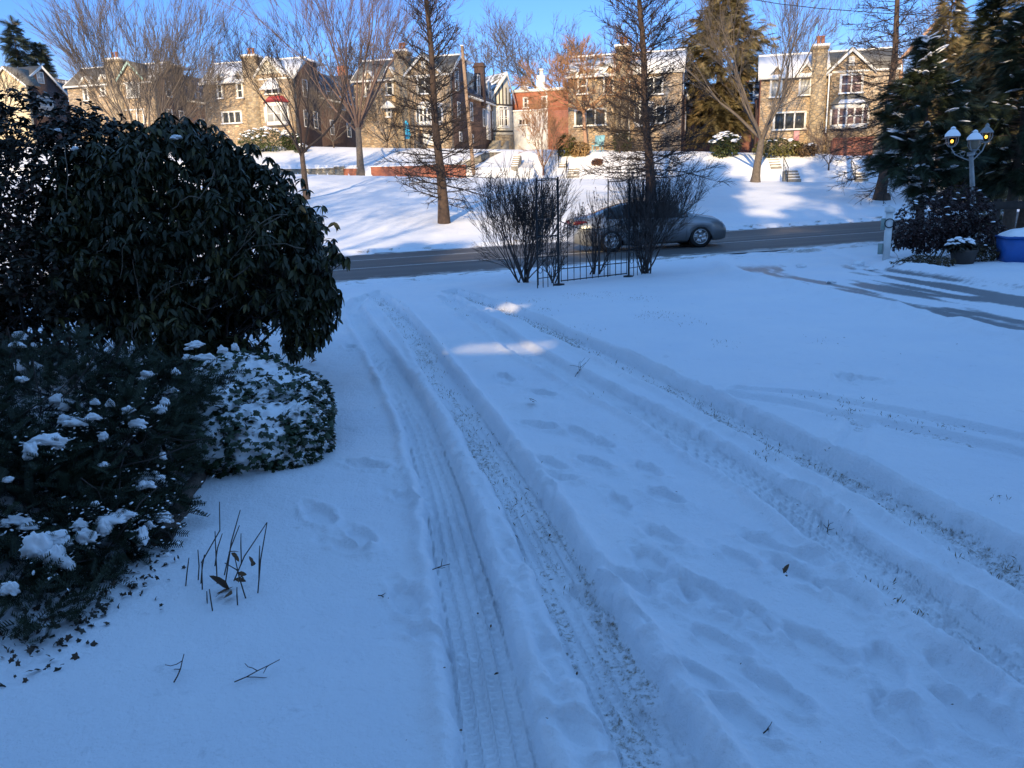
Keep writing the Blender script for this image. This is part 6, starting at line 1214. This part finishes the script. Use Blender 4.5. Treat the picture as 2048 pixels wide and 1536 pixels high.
# evergreens on the right
P = at(1838, 470, 21.0); conifer(P, 'snow-flecked evergreen peaking left of the lamp post, its boughs reaching over the bank', aty(1803, 80, 21.0)[2]-P[2], 2.0, .11, NEEDLE, 150, (.18, .34), snow=.7, z0=.22, per=70, lean=(-.05, 0), droop=-.12, prof=lambda f: min(1, 1.75*(1-f))**.8*(.08+.92*min(1, max(0, f-.24)*4))*(.75+.25*math.sin(f*19+1)), snm=.85)
P = at(2015, 470, 21.5); conifer(P, 'large dark evergreen with low spreading limbs behind the lamp post', 5.9, 2.5, .15, NEEDLE, 160, (.2, .36), snow=.4, z0=.24, per=70, droop=-.2, prof=lambda f: (1-f)**.5*(.7+.3*math.sin(f*17)), snm=.85)
P = at(2075, 300, 25); conifer(P, 'tall sunlit evergreen with snow on its boughs at the upper right corner', 13, 3.6, .22, NEEDLEO, 300, (.25, .45), snow=.6, z0=.1, per=100, droop=-.2, prof=lambda f: (1-f)**.6*(.75+.25*math.sin(f*21)))
P = at(1962, 300, 27); conifer(P, 'narrow dark evergreen spire left of the sunlit corner evergreen', aty(1962, -10, 27)[2]-P[2], 1.5, .14, NEEDLE, 150, (.35, .6), snow=.25, z0=.15, per=26)
P = at(1876, 300, 46); conifer(P, 'slender sparse evergreen rising behind the snow-flecked evergreen', aty(1872, -30, 46)[2]-P[2], 2.3, .16, NEEDLEO, 110, (.5, .9), snow=.1, z0=.2, per=18)
P = at(1900, 300, 60); conifer(P, 'broad brownish evergreen filling the gap right of the far right twin house', aty(1900, 95, 60)[2]-P[2], 5.2, .3, NEEDLEO, 220, (.7, 1.2), z0=.1, per=36, prof=lambda f: (1.02-f**2.5)*(.8+.2*math.sin(f*15)))
P = at(2010, 300, 64); conifer(P, 'broad olive evergreen at the right edge beyond the lamp post', aty(2010, 60, 64)[2]-P[2], 5.0, .3, NEEDLEO, 220, (.7, 1.2), z0=.1, per=36, prof=lambda f: (1.02-f**2.5)*(.8+.2*math.sin(f*13+2)))
# dark rail fence beyond the evergreens
P = at(1965, 440, 20.5); r = thing('rail_fence', tuple(P), 'dark wooden rail fence seen under the right evergreens', 'fence', math.radians(4)); z = aty(1965, 412, 20.5)[2]-P[2]
WD = mat('dark_fence_wood', (.03, .022, .018), .85, var=.3); q = MB(); q.box((-1.0, -.03, z-.10), (3.2, .03, z+.10)); q.build('rail', WD, r)
for i in range(4): MB().box((-.95+i*1.3, .031, -.2), (-.83+i*1.3, .15, z+.16)).build('fence_post', WD, r)
# ---------------------------------------------------------------- far small things
P = G(948, 353); T = aty(924, 92, P[1]); v = T-P; q = MB(); t = np.linspace(-.03, 1, 9)[:, None]; q.tubes([(t*v, np.linspace(.15, .105, 9))], 10, 0, True)
r = thing('utility_pole', tuple(P), 'leaning bare wooden pole at the end of the dark stone wall', 'pole'); q.build('shaft', mat('pole_wood', (.26, .18, .12), .9, var=.35, vscale=8), r, True); MB().lathe([(.12, 0), (.11, .05), (0, .07)], 10, v).build('snow_cap', SNOW, r)
P = C(1640, 17, 40); pts = [C(x, y, 40)-P for x, y in ((1380, -26), (1480, -5), (1560, 8), (1640, 17), (1760, 26), (1900, 34), (2150, 42))]; q = MB(); q.tubes([(np.array(pts), np.full(7, .018))], 5); o = q.build('overhead_wire', IRON); o.location = P; tag(o, 'black overhead wire crossing the sky at the upper right', 'wire')
P = at(1810, 300, 58); q = MB(); a = C(1800, 120, 58)-P; b = C(1915, 0, 58)-P; t = np.linspace(0, 1, 6)[:, None]; q.tubes([(np.vstack([[[0, 0, -.2]], a*(1-t)+b*t]), np.array([.2, .16, .14, .12, .10, .08, .07]))], 8); r = thing('leaning_trunk', tuple(P), 'orange-lit leaning bare trunk slanting across the sky behind the right evergreens', 'tree'); q.build('trunk', MATS['bark_pink'], r, True)
P = G(812, 300); r = thing('feather_flag', tuple(P), 'bright blue feather banner in front of the brown slate roofed house', 'banner', HANG); x = aty(811, 239, P[1])-P; z = aty(811, 278, P[1])[2]-P[2]; q = MB(); q.tube([(0, 0, -.1), (0, 0, x[2]-.2), (.1, 0, x[2])], .02, 5); q.build('pole', IRON, r)
q = MB(); n = 8; zz = np.linspace(z, x[2]-.05, n); wv = [.30, .40, .42, .40, .38, .34, .26, .05]; V = [(.02, .03*math.sin(i), a) for i, a in enumerate(zz)]+[(.02+w, .06*math.sin(i*1.3), a) for i, (a, w) in enumerate(zip(zz, wv))]; V += [(p[0], p[1]+.012, p[2]) for p in V]; F = []
for i in range(n-1): F += [(i, i+n, i+n+1, i+1), (i+2*n, i+2*n+1, i+3*n+1, i+3*n)]
F += [(0, 2*n, 3*n, n)]+[(i+n, i+3*n, i+3*n+1, i+n+1) for i in range(n-1)]; q.add(V, F); q.build('banner', mat('blue_cloth', (.03, .36, .58), .7, var=.25, vscale=4), r)
P = G(1195, 303); r = thing('garden_chair', tuple(P), 'pale blue garden chair on the terrace before the snowy-roofed twin house', 'chair', -.5); CH = mat('blue_chair', (.22, .45, .55), .5)
MB().box((-.35, -.3, .38), (.35, .3, .45)).build('seat', CH, r); MB().slab([(-.35, .3, .45), (.35, .3, .45), (.38, .5, 1.15), (-.38, .5, 1.15)], .05).build('backrest', CH, r)
for sx in (-.32, .28):
    for sy in (-.28, .24): MB().box((sx, sy, -.05), (sx+.05, sy+.05, .379)).build('leg', CH, r)
    MB().box((sx-.02, -.32, .62), (sx+.07, .36, .66)).build('arm', CH, r)
x0, z0, x1, z1 = h5.rect((1588, 262, 1598, 281), -.25); q = MB(); q.slab([(x0, -.25, z0), (x1, -.22, z0), (x1, -.25, z1), (x0, -.22, z1)], .015); o = q.build('hanging_flag', mat('pink_cloth', (.55, .26, .27), .8, var=.2), h5.r)
for px, py, ht, lb in ((645, 293, 1.35, 'small white garden lamp on a post beside the clipped round bush'),):
    P = G(px, py); r = thing('garden_lamp', tuple(P), lb, 'lamp'); MB().tube([(0, 0, -.1), (0, 0, ht)], .04, 6).build('post', WHITE, r); q = MB(); q.lathe([(.06, 0), (.14, .06), (.17, .3), (.2, .31), (.05, .45), (0, .46)], 8, (0, 0, ht)); q.build('lantern', WHITE, r)
def hedge(px, py, w, h, label, mt, snow, size=.14, n=700, d=None, nm='clipped_shrub'):
    P = G(px, py); s_ = P[1]/FPX/.98; rx = w/2*s_; rz = h*s_; d = d or rx
    return leafy(nm, [(P+[0, d*.3, rz*.48], (rx, d, rz*.55)), (P+[rx*.3, d*.2, rz*.42], (rx*.6, d*.8, rz*.52)), (P+[-rx*.35, d*.2, rz*.40], (rx*.6, d*.8, rz*.5))], label, 'shrub', mt, n, size, 5, snow, (size*.8, size*1.7), base=P, gap=.2, stems=6)
GREENH = leaf_mat('hedge_leaf', (.02, .035, .012), (.06, .08, .025), .55, 1); OLIVE = leaf_mat('olive_leaf', (.05, .055, .015), (.14, .13, .04), .55, 1); TANG = leaf_mat('tan_grass', (.16, .10, .04), (.34, .22, .10), .7, 1)
hedge(530, 303, 100, 42, 'wide clipped bush topped with snow before the red-bay house', GREENH, 160); hedge(583, 300, 34, 34, 'dark upright bush at the right end of the wide snowy bush', GREENH, 20, n=300); hedge(636, 288, 44, 26, 'round clipped bush capped with snow right of the slim street tree', GREENH, 90, n=350)
hedge(1452, 313, 58, 42, 'domed dark bush capped with snow left of the low-forking street tree', GREENH, 130, n=450); hedge(1558, 312, 92, 32, 'loose olive-green bush under the picture window of the far right house', OLIVE, 20, n=600); hedge(1610, 312, 50, 24, 'brown twiggy bush beside the chimney of the far right house', leaf_mat('brown_bush', (.06, .04, .025), (.14, .09, .05), .7, 1), 20, n=300); hedge(1650, 306, 40, 40, 'dark russet bush left of the brick porch', leaf_mat('russet_bush', (.05, .025, .018), (.12, .05, .03), .7, 1), 40, n=350)
hedge(1133, 312, 40, 40, 'olive evergreen bush beside the upper garden steps', OLIVE, 0, n=320); hedge(1160, 312, 40, 26, 'tan clump of dry grass under the orange-twigged tree', TANG, 0, n=380, nm='dry_grass_clump'); hedge(742, 292, 46, 62, 'dark evergreen bush behind the vase-shaped street tree', NEEDLE, 0, n=380); hedge(1245, 303, 36, 40, 'dark green bush against the front of the snowy-roofed house', GREENH, 15, n=280)
hedge(1392, 303, 60, 30, 'low shadowed bush at the foot of the dark brick flank', GREENH, 30, n=260); hedge(600, 305, 26, 16, 'small snowy bush at the house corner right of the wide bush', GREENH, 20, n=120); hedge(1195, 330, 22, 12, 'small reddish bush in the snow of the upper bank', leaf_mat('red_bush', (.08, .03, .02), (.16, .07, .04), .7, 1), 0, n=90)
hedge(70, 262, 70, 50, 'yellow-green bush before the cream house at the far left', leaf_mat('yellow_bush', (.16, .15, .03), (.32, .28, .07), .6, 1), 0, n=300)
# lumps of ploughed snow by the drive
for px, py, s_, lb in ((1665, 560, .10, 'lone lump of snow lying on the cleared drive'), (1600, 530, .14, 'ploughed lump of snow at the left mouth of the cleared drive'), (1716, 528, .16, 'heaped lump of ploughed snow left of the white post'), (1742, 536, .10, 'smaller lump of ploughed snow nearest the white post')):
    P = G(px, py); P[2] = ground_z(P[0], P[1])+.02; V, F = snow_lump(1024, 768, 100, 60, [((0, 3, 0), (.1, .1, .1))], int(px)); V = V-V.mean(0); V *= s_/np.abs(V).max(); o = MB().add(V, F).build('snow_lump', SNOW, None, True); o.location = P; tag(o, lb, 'snow lump')
